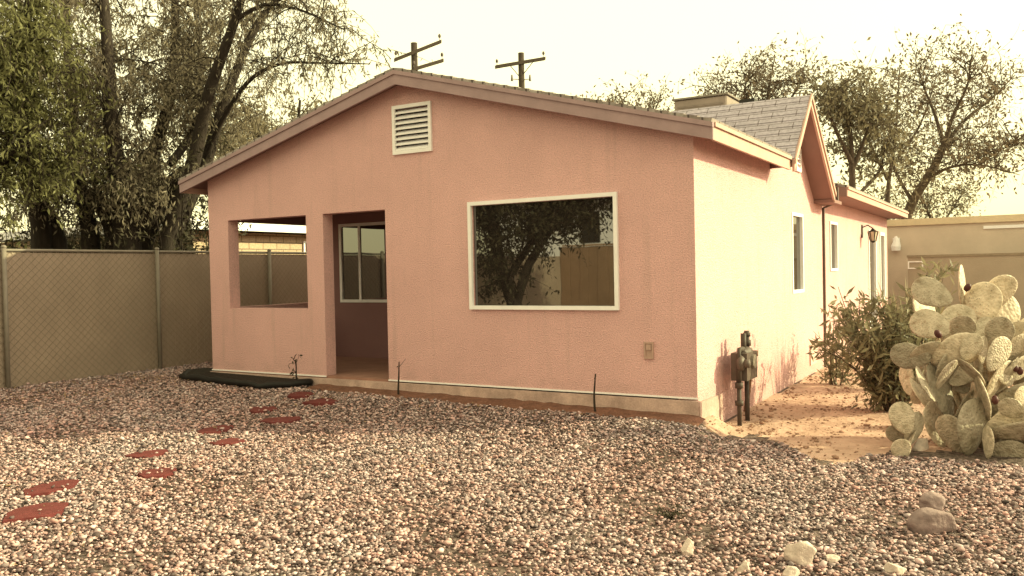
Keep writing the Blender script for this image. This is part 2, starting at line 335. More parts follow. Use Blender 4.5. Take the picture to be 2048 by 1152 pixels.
fin("foundation", bm, CONC, house)
bm = bmesh.new(); box(bm, (-.005, -.012, .215), (2.13, .0, .232)); box(bm, (3.14, -.012, .215), (7.0, 0, .232)); fin("weep_screed", bm, WHITE, house)
bm = bmesh.new(); hexa(bm, [(7.0, -.03, -.4), (7.05, -.03, -.4), (7.03, .75, -.4), (7.0, .75, -.4), (7.0, -.03, .19), (7.03, -.03, .19), (7.02, .75, .17), (7.0, .75, .17)])
fin("foundation_corner", bm, CONC, house)

# roofs
def slope(bm, e0, e1, r1, r0, course=.14, th=.014, side=None):
    """courses of shingles from the eave line e0-e1 up to the ridge line r0-r1"""
    e0, e1, r0, r1 = map(Vector, (e0, e1, r0, r1)); nrm = (e1-e0).cross(r0-e0).normalized()
    if nrm.z < 0: nrm = -nrm
    N = max(2, int((r0-e0).length/course))
    for i in range(N):
        a, b = i/N, min(1, (i+1.0)/N)
        p = [e0.lerp(r0, a), e1.lerp(r1, a), e1.lerp(r1, b), e0.lerp(r0, b)]
        jx = (e1-e0).normalized()*random.uniform(-.012, .012)
        lo = [q-nrm*.03 for q in p]; hi = [p[0]+nrm*th+jx, p[1]+nrm*th+jx, p[2]+nrm*.002+jx, p[3]+nrm*.002+jx]
        hexa(bm, lo+hi)
EX = 7.26; EL = -.32
bm = bmesh.new()
slope(bm, (EX, -.23, T(EX)), (EX, 2.98, T(EX)), (3.5, 2.98, 3.9), (3.5, -.23, 3.9))
slope(bm, (6.97, 2.98, T(6.97)), (6.97, 6.6, T(6.97)), (3.5, 6.6, 3.9), (3.5, 2.98, 3.9))
slope(bm, (EL, -.23, T(EL)), (EL, 6.6, T(EL)), (3.5, 6.6, 3.9), (3.5, -.23, 3.9))
dz = -.10
slope(bm, (7.33, 6.62, T(7.33)+dz), (7.33, 15.3, T(7.33)+dz), (3.5, 15.3, 3.9+dz), (3.5, 6.62, 3.9+dz))
slope(bm, (EL, 6.62, T(EL)+dz), (EL, 15.3, T(EL)+dz), (3.5, 15.3, 3.9+dz), (3.5, 6.62, 3.9+dz))
roof = fin("roof", bm, SHING_M, house)
bm = bmesh.new()
def deck(x0, x1, y0, y1, dz=0.0, t0=-.032, t1=-.115):
    c = [(x0, y0), (x1, y0), (x1, y1), (x0, y1)]
    hexa(bm, [(x, y, T(x)+dz+t1) for x, y in c]+[(x, y, T(x)+dz+t0) for x, y in c])
deck(3.5, EX-.03, -.2, 2.96); deck(EL+.03, 3.5, -.2, 6.6); deck(3.5, 6.96, 2.96, 6.6); deck(3.5, 7.30, 6.62, 15.28, dz); deck(EL+.03, 3.5, 6.62, 15.28, dz)
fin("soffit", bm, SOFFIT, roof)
bm = bmesh.new()
def rake(x0, x1, y, zt, zb, d):
    c0, c1 = T(x0), T(x1); hexa(bm, [(x0, y, c0+zb), (x1, y, c1+zb), (x1, y+d, c1+zb), (x0, y+d, c0+zb), (x0, y, c0+zt), (x1, y, c1+zt), (x1, y+d, c1+zt), (x0, y+d, c0+zt)])
for a, b in ((EL-.002, 3.5), (3.5, EX+.002)):
    rake(a, b, -.215, -.065, -.185, .03)
    rake(a-.004 if a < 0 else a, b+.004 if b > 7 else b, -.232, -.022, -.068, .05)
fin("rake_board", bm, TRIM, roof)
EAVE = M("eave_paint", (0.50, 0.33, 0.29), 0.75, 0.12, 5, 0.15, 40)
bm = bmesh.new()
te = T(EX); box(bm, (EX-.03, -.184, te-.185), (EX, 2.955, te-.062)); box(bm, (EX-.028, -.181, te-.060), (EX+.022, 2.955, te-.02))
te = T(7.33)+dz; box(bm, (7.30, 6.64, te-.16), (7.33, 15.3, te-.055)); box(bm, (7.302, 6.625, te-.053), (7.352, 15.3, te-.015))
tl = T(EL); box(bm, (EL, -.184, tl-.185), (EL+.03, 15.2, tl-.025))
fin("eave_board", bm, EAVE, roof)
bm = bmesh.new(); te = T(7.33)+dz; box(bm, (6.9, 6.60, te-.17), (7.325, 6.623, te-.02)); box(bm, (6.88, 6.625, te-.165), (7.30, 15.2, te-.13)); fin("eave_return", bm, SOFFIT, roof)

# cross gable facing the side yard
PKY, PKZ, LY, LZ, RY, RZ, GX = 4.0, 3.82, 2.97, 2.85, 5.66, 2.60, 7.30
bm = bmesh.new()
slope(bm, (3.4, LY, LZ), (GX, LY, LZ), (GX, PKY, PKZ), (3.4, PKY, PKZ), .14, .012)
slope(bm, (3.4, RY, RZ), (GX, RY, RZ), (GX, PKY, PKZ), (3.4, PKY, PKZ), .14, .012)
groof = fin("gable_roof", bm, SHING_G, house)
bm = bmesh.new()
def gdeck(y0, z0, y1, z1, t0, t1, x0, x1):
    hexa(bm, [(x0, y0, z0+t1), (x1, y0, z0+t1), (x1, y1, z1+t1), (x0, y1, z1+t1), (x0, y0, z0+t0), (x1, y0, z0+t0), (x1, y1, z1+t0), (x0, y1, z1+t0)])
gdeck(LY, LZ, PKY, PKZ, -.045, -.10, 6.6, GX-.02); gdeck(PKY, PKZ, RY, RZ, -.045, -.10, 6.6, GX-.02)
box(bm, (6.9, RY-.03, RZ-.14), (GX-.01, 6.33, RZ-.09))
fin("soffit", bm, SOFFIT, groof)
bm = bmesh.new()
gdeck(LY-.01, LZ-.01, PKY, PKZ, .0, -.15, GX-.02, GX+.01); gdeck(PKY, PKZ, RY+.01, RZ-.008, .0, -.13, GX-.02, GX+.01)
gdeck(LY-.02, LZ-.02, PKY, PKZ, .022, -.045, GX+.011, GX+.03); gdeck(PKY, PKZ, RY+.02, RZ-.016, .022, -.04, GX+.011, GX+.03)
fin("rake_board", bm, EAVE, groof)
bm = bmesh.new(); frame_bm(bm, (7.0, 4.38, 2.85), (0, 1, 0), (0, 0, 1), (1, 0, 0), .30, .34, .035, .03)
for k in range(4): hexa(bm, [(7.0, 4.415, 2.90+k*.068), (7.025, 4.415, 2.885+k*.068), (7.025, 4.645, 2.885+k*.068), (7.0, 4.645, 2.90+k*.068), (7.0, 4.415, 2.92+k*.068), (7.025, 4.415, 2.905+k*.068), (7.025, 4.645, 2.905+k*.068), (7.0, 4.645, 2.92+k*.068)])
fin("gable_vent", bm, WHITE, house)

# front gable louvre
bm = bmesh.new(); frame_bm(bm, (3.30, -.03, 2.93), (1, 0, 0), (0, 0, 1), (0, 1, 0), .57, .58, .04, .06)
for k in range(8):
    z = 2.985+k*.062; hexa(bm, [(3.34, -.02, z-.012), (3.83, -.02, z-.012), (3.83, .05, z+.035), (3.34, .05, z+.035), (3.34, -.02, z+.006), (3.83, -.02, z+.006), (3.83, .05, z+.05), (3.34, .05, z+.05)])
lv = fin("louvre_vent", bm, WHITE, house)
bm = bmesh.new(); box(bm, (3.341, .09, 2.971), (3.829, .1, 3.469)); fin("backing", bm, DARKV, lv)

def window(name, o, u, v, n, w_, h_, t, d, glass_in, mull=None, label=None):
    bm = bmesh.new(); frame_bm(bm, o, u, v, n, w_, h_, t, d)
    o, u, v, n = map(Vector, (o, u, v, n))
    if mull:
        for mu in mull:
            pp = [o+u*(mu-.02)+v*t, o+u*(mu+.02)+v*t, o+u*(mu+.02)+v*(h_-t), o+u*(mu-.02)+v*(h_-t)]; hexa(bm, [q+n*(d*.15) for q in pp]+[q+n*(d*.8) for q in pp])
    wn = fin(name, bm, WHITE, house)
    bm = bmesh.new(); e = t*.6; pp = [o+u*e+v*e, o+u*(w_-e)+v*e, o+u*(w_-e)+v*(h_-e), o+u*e+v*(h_-e)]
    hexa(bm, [q+n*glass_in for q in pp]+[q+n*(glass_in+.008) for q in pp]); fin("pane", bm, GLASS, wn)
    return wn
pw = window("picture_window", (4.355, .05, 1.09), (1, 0, 0), (0, 0, 1), (0, -1, 0), 1.835, 1.215, .042, .085, .02)
pw['label'] = "wide picture window with a thin white frame"
window("porch_window", (.60, 2.03, 1.08), (1, 0, 0), (0, 0, 1), (0, -1, 0), 1.02, 1.22, .045, .05, .015, mull=[.40])
window("side_window", (6.95, 4.135, 1.115), (0, 1, 0), (0, 0, 1), (1, 0, 0), .71, 1.14, .045, .06, .006)
window("side_window", (6.83, 7.53, 1.395), (0, 1, 0), (0, 0, 1), (1, 0, 0), .69, .87, .045, .07, .008)
window("side_door", (6.83, 11.93, .1), (0, 1, 0), (0, 0, 1), (1, 0, 0), 1.09, 2.15, .08, .07, .008)
window("side_window", (6.83, 13.68, .6), (0, 1, 0), (0, 0, 1), (1, 0, 0), .79, 1.65, .08, .07, .008)
bm = bmesh.new(); box(bm, (6.75, 13.7, .1), (6.87, 14.45, .61)); fin("infill_panel", bm, STUCCO, house)
# lantern beside the rear door
lp = Vector((7.13, 12.0, 1.98)); lp = Vector(on(1746, 473, 0, 7.1))
bm = bmesh.new(); box(bm, (6.88, lp.y-.05, lp.z-.02), (6.9, lp.y+.05, lp.z+.25)); tube(bm, [(6.9, lp.y, lp.z+.2), (7.0, lp.y, lp.z+.24), (7.1, lp.y, lp.z+.17)], .013, 6)
tube(bm, [(7.1, lp.y, lp.z+.17), (7.1, lp.y, lp.z+.13), (7.1, lp.y, lp.z+.10)], [.02, .05, .11], 8); tube(bm, [(7.1, lp.y, lp.z-.13), (7.1, lp.y, lp.z-.09)], [.02, .06], 8)
for k in range(6):
    a = k*math.pi/3; tube(bm, [(7.1+.10*math.cos(a), lp.y+.10*math.sin(a), lp.z+.10), (7.1+.055*math.cos(a), lp.y+.055*math.sin(a), lp.z-.1)], .008, 4)
wl = fin("wall_lantern", bm, BLACKM, house)
bm = bmesh.new(); tube(bm, [(7.1, lp.y, lp.z-.09), (7.1, lp.y, lp.z+.10)], [.05, .092], 8); fin("glass_shade", bm, M("lantern_glass", (.5, .45, .36), .3, .05), wl)
# downspout at the corner, gutter elbow above it
bm = bmesh.new(); box(bm, (7.002, 6.27, -.16), (7.035, 6.32, 2.42)); hexa(bm, [(7.002, 6.25, 2.42), (7.05, 6.25, 2.42), (7.05, 6.33, 2.42), (7.002, 6.33, 2.42), (7.20, 6.25, 2.52), (7.25, 6.25, 2.50), (7.25, 6.33, 2.50), (7.20, 6.33, 2.52)]); box(bm, (7.20, 6.25, 2.525), (7.25, 6.33, 2.74))
fin("downspout", bm, M("downspout_paint", (.10, .07, .06), .6), house)
bm = bmesh.new(); box(bm, (7.0, 5.18, .0), (7.02, 5.62, .3)); fin("access_panel", bm, M("panel_paint", (.58, .40, .36), .7, .05), house)
# outlet on the front wall
bm = bmesh.new(); frame_bm(bm, (6.455, 0, .60), (1, 0, 0), (0, 0, 1), (0, -1, 0), .10, .17, .016, .025); box(bm, (6.47, -.012, .615), (6.54, -.001, .755)); box(bm, (6.478, -.03, .69), (6.532, -.012, .745)); fin("outlet_box", bm, M("outlet_plastic", (.45, .30, .26), .5, .1), house)

# ------------------------------------------------------------------ roof cooler
rc = root("roof_cooler", (5.2, 6.1, 3.45), "flat grey evaporative cooler box on the roof behind the ridge", "cooler")
bm = bmesh.new(); box(bm, (4.72, 5.8, 3.45), (5.62, 6.6, 4.33)); fin("housing", bm, M("cooler_metal", (.27, .215, .19), .6, .15, 4), rc, bevel=.02)
bm = bmesh.new(); box(bm, (4.69, 5.77, 4.332), (5.65, 6.63, 4.36)); fin("lid", bm, STEEL, rc)
bm = bmesh.new()
for k in range(9): box(bm, (4.78, 5.79, 3.75+k*.055), (5.56, 5.80, 3.78+k*.055))
fin("louvre_panel", bm, M("cooler_louvre", (.22, .175, .155), .6), rc)
vp = root("vent_pipe", (5.88, 6.2, 3.3), "short square roof vent beside the cooler on the shingles", "vent")
bm = bmesh.new(); box(bm, (5.78, 6.1, 3.2), (5.97, 6.3, 4.2)); fin("shaft", bm, STEEL, vp); bm = bmesh.new(); box(bm, (5.75, 6.07, 4.202), (6.0, 6.33, 4.27)); fin("cap", bm, BLACKM, vp)

# ------------------------------------------------------------------ gas meter at the side wall
gmz = root("gas_meter", (7.2, .95, float(G(7.2, .95))), "grey gas meter on pipes at the sunlit side wall", "gas meter")
bm = bmesh.new(); box(bm, (7.10, .80, .31), (7.27, 1.20, .60)); 
ball(bm, (7.20, 1.01, .60), .12, (.6, 1.2, .5)); fin("body", bm, GREYM, gmz, bevel=.0)
bm = bmesh.new(); tube(bm, [(7.272, 1.01, .50), (7.30, 1.01, .50)], .075, 14); fin("dial", bm, STEEL, gmz)
bm = bmesh.new(); g0 = -.2
tube(bm, [(7.2, .74, g0), (7.2, .74, .30)], .024, 8); tube(bm, [(7.2, .74, .06), (7.2, .74, .11)], .045, 8); tube(bm, [(7.2, .74, .24), (7.2, .74, .30)], .042, 8)
tube(bm, [(7.2, .74, .30), (7.2, .74, .58), (7.2, .78, .64), (7.2, .93, .64)], .028, 8)
tube(bm, [(7.2, .93, .58), (7.2, .93, .80)], .03, 8); tube(bm, [(7.2, 1.06, .58), (7.2, 1.06, .82)], .03, 8); tube(bm, [(7.2, 1.06, .66), (7.2, 1.06, .72)], .045, 8); tube(bm, [(7.2, 1.06, .76), (7.2, 1.06, .80)], .04, 8)
tube(bm, [(7.2, 1.04, g0), (7.2, 1.04, .34)], .026, 8); fin("pipework", bm, M("pipe_paint", (.06, .045, .038), .6, .2), gmz, smooth=True)
bm = bmesh.new(); ball(bm, (7.22, .76, .50), .085, (.55, 1, 1)); tube(bm, [(7.25, .76, .50), (7.31, .76, .50)], .045, 10); fin("regulator", bm, GREYM, gmz, smooth=True)
bm = bmesh.new(); box(bm, (7.14, 1.17, .52), (7.24, 1.36, .58)); tube(bm, [(7.19, 1.30, .55), (7.16, 1.30, .30), (7.10, 1.34, -.1)], .028, 6); fin("brown_strut", bm, M("strut_brown", (.20, .11, .07), .8, .3), gmz)  # brown arm and strut to the right of the meter body

# ------------------------------------------------------------------ left boundary fence (chain link with slats)
FXX = -1.78; FT = 1.93
def gz(x, y): return float(G(x, y))
fence = root("slat_fence", (FXX, -2, 0.1), "brown chain link fence with privacy slats running beside the porch", "fence")
bm = bmesh.new(); y = -14.2; k = 0
while y < 14:
    d = .002*(k % 2); box(bm, (FXX-.012-d, y, .03), (FXX-.008-d, y+.0698, FT-.03)); y += .07; k += 1
fin("slat_panel", bm, FENCEM, fence)
for y in (-11.2, -8.9, -6.55, -4.2, -1.87, .45, 2.75, 5.1, 7.4, 9.8, 12.1):
    bm = bmesh.new(); tube(bm, [(FXX+.045, y, -.2), (FXX+.045, y, FT+.03)], .03, 10); ball(bm, (FXX+.045, y, FT+.04), .036, (1, 1, .8)); fin("post", bm, STEEL, fence, smooth=True)
bm = bmesh.new(); tube(bm, [(FXX, -13, FT), (FXX, 14, FT)], .021, 8); fin("top_rail", bm, STEEL, fence, smooth=True)
bm = bmesh.new(); zz0, zz1 = .04, FT-.02; hgt = zz1-zz0; st = .105
yy = -4.6-hgt
while yy < 5.2:
    for s in (1, -1):
        ya, yb = (yy, yy+hgt) if s > 0 else (yy+hgt, yy)
        za, zb = zz0, zz1
        x = FXX+.010+(.004 if s > 0 else 0); tube(bm, [(x, ya, za), (x, yb, zb)], .0032, 3, False)
    yy += st
fin("chain_link", bm, WIRE, fence)

# ------------------------------------------------------------------ neighbour's block house beyond the fence
nb = root("block_house", (-5.5, 9, 0), "low block house with a white eave beyond the slatted fence", "house")
bm = bmesh.new(); box(bm, (-12, 3.35, -.2), (-4.5, 17, 2.45)); fin("wall", bm, SLUMP, nb)
bm = bmesh.new(); hexa(bm, [(-12.3, 3.0, 2.5), (-4.1, 3.0, 2.5), (-4.1, 17.4, 2.5), (-12.3, 17.4, 2.5), (-12.3, 3.0, 2.62), (-4.1, 3.0, 2.62), (-4.1, 17.4, 2.62), (-12.3, 17.4, 2.62)]); nr = fin("roof", bm, M("pale_roof", (.55, .48, .38), .9), nb)
bm = bmesh.new(); box(bm, (-4.10, 2.98, 2.46), (-4.06, 17.4, 2.66)); box(bm, (-12.3, 2.95, 2.46), (-4.06, 2.979, 2.66)); fin("fascia", bm, WHITE, nr)
for yw in (6.4, 10.5):
    bm = bmesh.new(); box(bm, (-4.49, yw, 2.02), (-4.46, yw+1.5, 2.30)); wf = fin("window", bm, WHITE, nb)
    bm = bmesh.new(); box(bm, (-4.459, yw+.05, 2.06), (-4.45, yw+1.45, 2.26)); fin("pane", bm, GLASS, wf)

# ------------------------------------------------------------------ tan garage and block wall beyond the side yard
gt = float(on(2048, 428, 1, 18.0)[2])
ga = root("garage", (12, 19, 0), "flat roofed tan stucco garage beyond the side yard", "garage")
bm = bmesh.new(); box(bm, (5.0, 18.0, -.3), (22, 24, gt-.18)); fin("wall", bm, TANW, ga)
bm = bmesh.new(); box(bm, (4.95, 17.93, gt-.18), (22.1, 24.05, gt)); fin("parapet", bm, M("lit_parapet_tone", (.62, .5, .36), .9, .1), ga)  # lit top edge of the garage put into a paler colour
q = on(1792, 487, 1, 17.9); bm = bmesh.new(); box(bm, (q[0]-.09, 17.95, q[2]-.18), (q[0]+.09, 18.0, q[2]+.16)); tube(bm, [(q[0], 17.86, q[2]-.2), (q[0], 17.86, q[2]-.08), (q[0]+.02, 17.86, q[2]+.08), (q[0], 17.86, q[2]+.2)], [.11, .13, .08, .03], 8)
fin("wall_ornament", bm, WHITE, ga)  # small white ornament on the garage wall
q = on(2010, 453, 1, 17.9); bm = bmesh.new(); box(bm, (q[0]-.5, 17.96, q[2]-.04), (q[0]+1.5, 18.0, q[2]+.04)); fin("trim_strip", bm, WHITE, ga)
bwz = float(on(2048, 505, 1, 16.5)[2])
bw = root("block_wall", (9, 16.5, 0), "low grey block garden wall in front of the tan garage", "wall")
bm = bmesh.new(); box(bm, (7.2, 16.4, -.3), (22, 16.6, bwz-.06)); fin("wall", bm, GREYW, bw)
bm = bmesh.new(); box(bm, (7.18, 16.37, bwz-.06), (22, 16.63, bwz)); fin("coping", bm, M("coping", (.26, .21, .16), .9), bw)
q = on(1831, 530, 1, 16.39); bm = bmesh.new(); frame_bm(bm, (q[0]-.18, 16.4, q[2]-.10), (1, 0, 0), (0, 0, 1), (0, -1, 0), .36, .2, .03, .02); fin("vent_plate", bm, WHITE, bw)

# ------------------------------------------------------------------ utility poles
def utility_pole(px, ptop, depth, arms, label, brace=True):
    top = at(px, ptop, depth); r = root("utility_pole", (top[0], top[1], -.2), label, "utility pole", "utility poles behind the house")
    bm = bmesh.new(); tube(bm, [(top[0], top[1], -.2), (top[0], top[1], top[2])], [.22, .16], 10); fin("pole", bm, POLEW, r, smooth=True)
    for (ax, ay), (bx, by), da in arms:
        A = Vector(at(ax, ay, depth-.15-da)); B = Vector(at(bx, by, depth-.15+da)); d = (B-A).normalized(); s = d.cross(Vector((0, 0, 1))).normalized()*.08; uz = Vector((0, 0, .085))
        bm = bmesh.new(); pp = [A-s-uz, B-s-uz, B+s-uz, A+s-uz]; hexa(bm, pp+[q+uz*2 for q in pp]); ar = fin("crossarm", bm, POLEW, r)
        for t in (.03, .97):
            q = A.lerp(B, t); bm = bmesh.new(); tube(bm, [q+uz, q+uz*3], .015, 5); tube(bm, [q+uz*2.6, q+uz*3.6, q+uz*4.6], [.06, .075, .04], 8); fin("insulator", bm, GREYM, ar)
    if brace:
        (ax, ay), (bx, by), da = arms[0]
        A = Vector(at(ax, ay, depth-.2)); B = Vector(at(bx, by, depth-.2)); c = Vector((top[0], top[1], top[2]-1.35))
        bm = bmesh.new(); tube(bm, [A.lerp(B, .28), c+Vector((-.0, -.12, 0))], .022, 5); tube(bm, [A.lerp(B, .78), c+Vector((0, -.12, 0))], .022, 5); fin("brace", bm, POLEW, r)
        for sx in (-1, 1):
            q = at(px+sx*18, ptop+52, depth-.2); bm = bmesh.new(); tube(bm, [Vector((top[0], top[1], q[2])), Vector(q)], .02, 5); tube(bm, [Vector(q)-Vector((0, 0, .1)), Vector(q)+Vector((0, 0, .22))], [.07, .04], 8); fin("insulator", bm, GREYM, r)
utility_pole(828, 86, 42, [((789, 120), (882, 83), 0.5), ((826, 139), (886, 121), 0.4)], "utility pole with two slanting crossarms above the ridge of the roof", False)
utility_pole(1042, 106, 46, [((991, 134), (1090, 117), 0.5)], "utility pole with one braced crossarm above the long right roof slope", True)

# ------------------------------------------------------------------ plants: tree and leaf makers
class Tree:
    def __init__(s, rng): s.V = []; s.F = []; s.nv = 0; s.rng = rng; s.lc = []; s.ld = []; s.ls = []; s.lt = []
    def limb(s, pts, r0, r1, n=6):
        pts = np.asarray(pts, float); m_ = len(pts); rad = np.linspace(r0, r1, m_)
        t = np.gradient(pts, axis=0); t /= np.linalg.norm(t, axis=1)[:, None]+1e-9
        ref = np.eye(3)[np.argmin(np.abs(t).max(0))][None]
        a = np.cross(t, ref); a /= np.linalg.norm(a, axis=1)[:, None]+1e-9; b = np.cross(t, a)
        th = np.arange(n)*2*math.pi/n
        ring = pts[:, None]+rad[:, None, None]*(a[:, None]*np.cos(th)[None, :, None]+b[:, None]*np.sin(th)[None, :, None])
        s.V.append(ring.reshape(-1, 3))
        i = np.arange(m_-1)[:, None]*n; k = np.arange(n)[None]; k2 = (k+1) % n
        s.F.append((np.stack([i+k, i+k2, i+n+k2, i+n+k], -1).reshape(-1, 4)+s.nv)); s.nv += m_*n
    def wander(s, p, d, length, nseg, wob, grav):
        pts = [np.array(p, float)]; d = np.array(d, float); d /= np.linalg.norm(d)
        for i in range(nseg):
            d = d+s.rng.normal(0, wob, 3)+np.array([0, 0, grav]); d /= np.linalg.norm(d); pts.append(pts[-1]+d*length/nseg)
        return np.array(pts)
    def leaves(s, pts, n, size, spread, droop, tone=(.6, 1.4)):
        t = s.rng.random(n)*(len(pts)-1); i = np.minimum(t.astype(int), len(pts)-2); f = (t-i)[:, None]
        c = pts[i]*(1-f)+pts[i+1]*f+s.rng.normal(0, spread, (n, 3))
        d = s.rng.normal(0, 1, (n, 3)); d[:, 2] -= droop; d /= np.linalg.norm(d, axis=1)[:, None]
        s.lc.append(c); s.ld.append(d); s.ls.append(s.rng.uniform(.7, 1.35, n)*size); s.lt.append(s.rng.uniform(tone[0], tone[1], n))
    def build(s, r, bark, leafm, width=.28, leaf_name="crown", trunk_name="trunk"):
        raw_mesh(trunk_name, np.concatenate(s.V), np.concatenate(s.F), bark, r, smooth=True)
        c = np.concatenate(s.lc); d = np.concatenate(s.ld); z = np.concatenate(s.ls); t = np.concatenate(s.lt); n = len(c)
        a = np.cross(d, s.rng.normal(0, 1, (n, 3))); a /= np.linalg.norm(a, axis=1)[:, None]+1e-9
        L_ = d*z[:, None]; W_ = a*(z*width)[:, None]
        V = np.stack([c, c+L_*.45+W_*.5, c+L_, c+L_*.45-W_*.5], 1).reshape(-1, 3)
        Fc = np.arange(4*n).reshape(-1, 4); raw_mesh(leaf_name, V, Fc, leafm, r, {'tone': t})
def spline(pts, k=5):
    pts = np.asarray(pts, float); n = len(pts); out = []
    P = np.vstack([2*pts[0]-pts[1], pts, 2*pts[-1]-pts[-2]])
    for i in range(1, n):
        a, b, c, d = P[i-1], P[i], P[i+1], P[i+2]
        for t in np.arange(k)/k: out.append(.5*((2*b)+(c-a)*t+(2*a-5*b+4*c-d)*t*t+(3*b-a-3*c+d)*t**3))
    out.append(pts[-1]); return np.array(out)
def pxline(p, depth, j=0): return np.array([at(x, y, depth+dd) for x, y, dd in p])

LEAF_G = M_leaf("grey_green_leaves", (0.22, 0.185, 0.135), .5)  # lightened: haze over the left tree is put into the leaf colour
LEAF_B = M_leaf("bright_green_leaves", (0.18, 0.175, 0.08), .5)
LEAF_D = M_leaf("dark_olive_leaves", (0.06, 0.052, 0.032), .3)
LEAF_O = M_leaf("olive_leaves", (0.18, 0.15, 0.10), .4)
LEAF_R = M_leaf("haze_paled_leaves", (0.17, 0.13, 0.095), .4)  # paled leaf colour stands in for haze over the right-hand trees
LEAF_OL = M_leaf("oleander_leaves", (0.20, 0.18, 0.115), .4, .45)

def crown_from(tr, limbs, nsec, nter, nleaf, lsec, lter, size, droop, spread=.04, tstart=.3, grav=-.12, r_sec=.03, up=.3):
    for pts, r0, r1 in limbs:
        m_ = len(pts)
        for _ in range(nsec):
            i = int(tr.rng.uniform(tstart, 1.0)*(m_-1)); d = tr.rng.normal(0, 1, 3); d[2] = abs(d[2])*.5+up; 
            sp = tr.wander(pts[i], d, lsec*tr.rng.uniform(.5, 1.2), 6, .22, grav*.6); tr.limb(sp, r_sec*tr.rng.uniform(.6, 1.1), .006, 5)
            for _ in range(nter):
                j = tr.rng.integers(1, 7); d = tr.rng.normal(0, 1, 3); d[2] += .1
                tp = tr.wander(sp[j], d, lter*tr.rng.uniform(.5, 1.2), 5, .2, grav*2); tr.limb(tp, .007, .003, 3)
                tr.leaves(tp, nleaf, size, spread, droop)

# big weeping multi-trunk tree on the left
rng = np.random.default_rng(11)
lt = root("weeping_tree", tuple(np.append(at(270, 480, 15)[:2], 0.0)), "big many-trunked weeping tree behind the slatted fence and porch", "tree")
tr = Tree(rng); D = 15.0
specs = [
 ([(330, 620, 0), (335, 480, 0), (385, 330, -.2), (420, 180, -.5), (470, 40, -.9), (505, -90, -1.2)], .17, .05),
 ([(345, 620, .2), (350, 480, .2), (410, 330, .3), (450, 200, .4), (520, 40, .6), (600, -40, .8)], .15, .045),
 ([(405, 335, .3), (440, 250, 0), (495, 165, -.5), (560, 128, -.9), (640, 126, -1.2), (740, 128, -1.5)], .055, .008),
 ([(250, 620, 0), (248, 470, 0), (238, 370, -.3), (222, 250, -.5), (215, 100, -.4), (200, -90, -.2)], .21, .07),
 ([(180, 620, .3), (180, 470, .3), (148, 320, .8), (140, 150, 1.2), (120, -90, 1.6)], .19, .06),
 ([(262, 620, 0), (266, 470, 0), (300, 330, .5), (345, 160, 1.0), (350, -90, 1.3)], .19, .06),
 ([(80, 620, 0), (82, 460, 0), (60, 330, -.4), (25, 200, -.8), (-40, 60, -1)], .2, .06),
 ([(470, 40, -.9), (530, 10, -1.1), (600, 20, -1.3), (690, 60, -1.6)], .04, .01),
 ([(340, 330, .2), (390, 250, .7), (400, 120, 1.2), (380, -60, 1.6)], .08, .03),
]
limbs = []
for sp, r0, r1 in specs:
    pts = spline(pxline(sp, D), 5); tr.limb(pts, r0, r1, 9); limbs.append((pts, r0, r1))
# stout basal trunks leaning over the fence line
for sp, r0, r1 in [([(270, 640, .4), (275, 500, .3), (320, 400, .2), (370, 345, 0)], .30, .14), ([(230, 640, .5), (235, 470, .4), (180, 380, .3)], .3, .13), ([(90, 640, .3), (110, 480, .3), (50, 360, .3)], .26, .12)]:
    tr.limb(spline(pxline(sp, D), 5), r0, r1, 12)
dense = [limbs[i] for i in (3, 4, 5, 6, 8)]; airy = [limbs[i] for i in (0, 1, 2, 7)]
crown_from(tr, dense, 30, 9, 34, 1.4, 1.0, .10, 1.6, .05, .36, -.15, .022)
crown_from(tr, airy, 15, 6, 15, 1.0, .85, .085, 1.5, .03, .55, -.12, .012)
tr.build(lt, BARK, LEAF_G, .26)
# brighter green tree at the far left, nearer
rng = np.random.default_rng(12)
gtree = root("green_tree", tuple(np.append(at(-60, 520, 14)[:2], 0.0)), "bright green leafy tree at the left end of the slatted fence", "tree")
tr = Tree(rng); limbs = []
for sp, r0, r1 in [([(-90, 640, 0), (-80, 400, 0), (-30, 250, -.3), (40, 120, -.6), (60, -40, -.8)], .2, .04), ([(-85, 420, 0), (-120, 250, .2), (-100, 100, .3), (-40, -80, .2)], .14, .04), ([(-70, 400, 0), (-10, 340, -.4), (50, 280, -.6)], .07, .02), ([(-70, 300, 0), (0, 190, -.6), (70, 60, -.9)], .07, .02)]:
    pts = spline(pxline(sp, 13.5), 5); tr.limb(pts, r0, r1, 8); limbs.append((pts, r0, r1))
crown_from(tr, limbs, 24, 9, 26, 1.15, .8, .10, 1.2, .05, .35, -.12, .02)
tr.build(gtree, BARK, LEAF_B, .3)
# shrubby dark growth at the back of the left trees
def bushy(name, base, label, cat, leafm, nst, h, nl, size, rng, lean=.5, group=None, width=.3, droop=.4, tw=.5, bark=BARK, r0=.03):
    r = root(name, tuple(base), label, cat, group); tr = Tree(rng)
    for _ in range(nst):
        a = rng.uniform(0, 2*math.pi); d = np.array([math.cos(a)*lean*rng.uniform(.1, 1), math.sin(a)*lean*rng.uniform(.1, 1), 1])
        p0 = np.array(base)+np.array([math.cos(a), math.sin(a), 0])*h*.06
        sp = tr.wander(p0, d, h*rng.uniform(.6, 1.05), 7, .1, -.01); tr.limb(sp, r0, r0*.25, 5)
        for _ in range(7):
            j = rng.integers(1, 8); tp = tr.wander(sp[j], rng.normal(0, 1, 3)+np.array([0, 0, .6]), h*tw*rng.uniform(.2, .5), 4, .15, -.02); tr.limb(tp, r0*.25, .002, 3)
            tr.leaves(tp, nl, size, .02*h, droop)
        tr.leaves(sp[3:], nl, size, .02*h, droop)
    tr.build(r, bark, leafm, width); return r
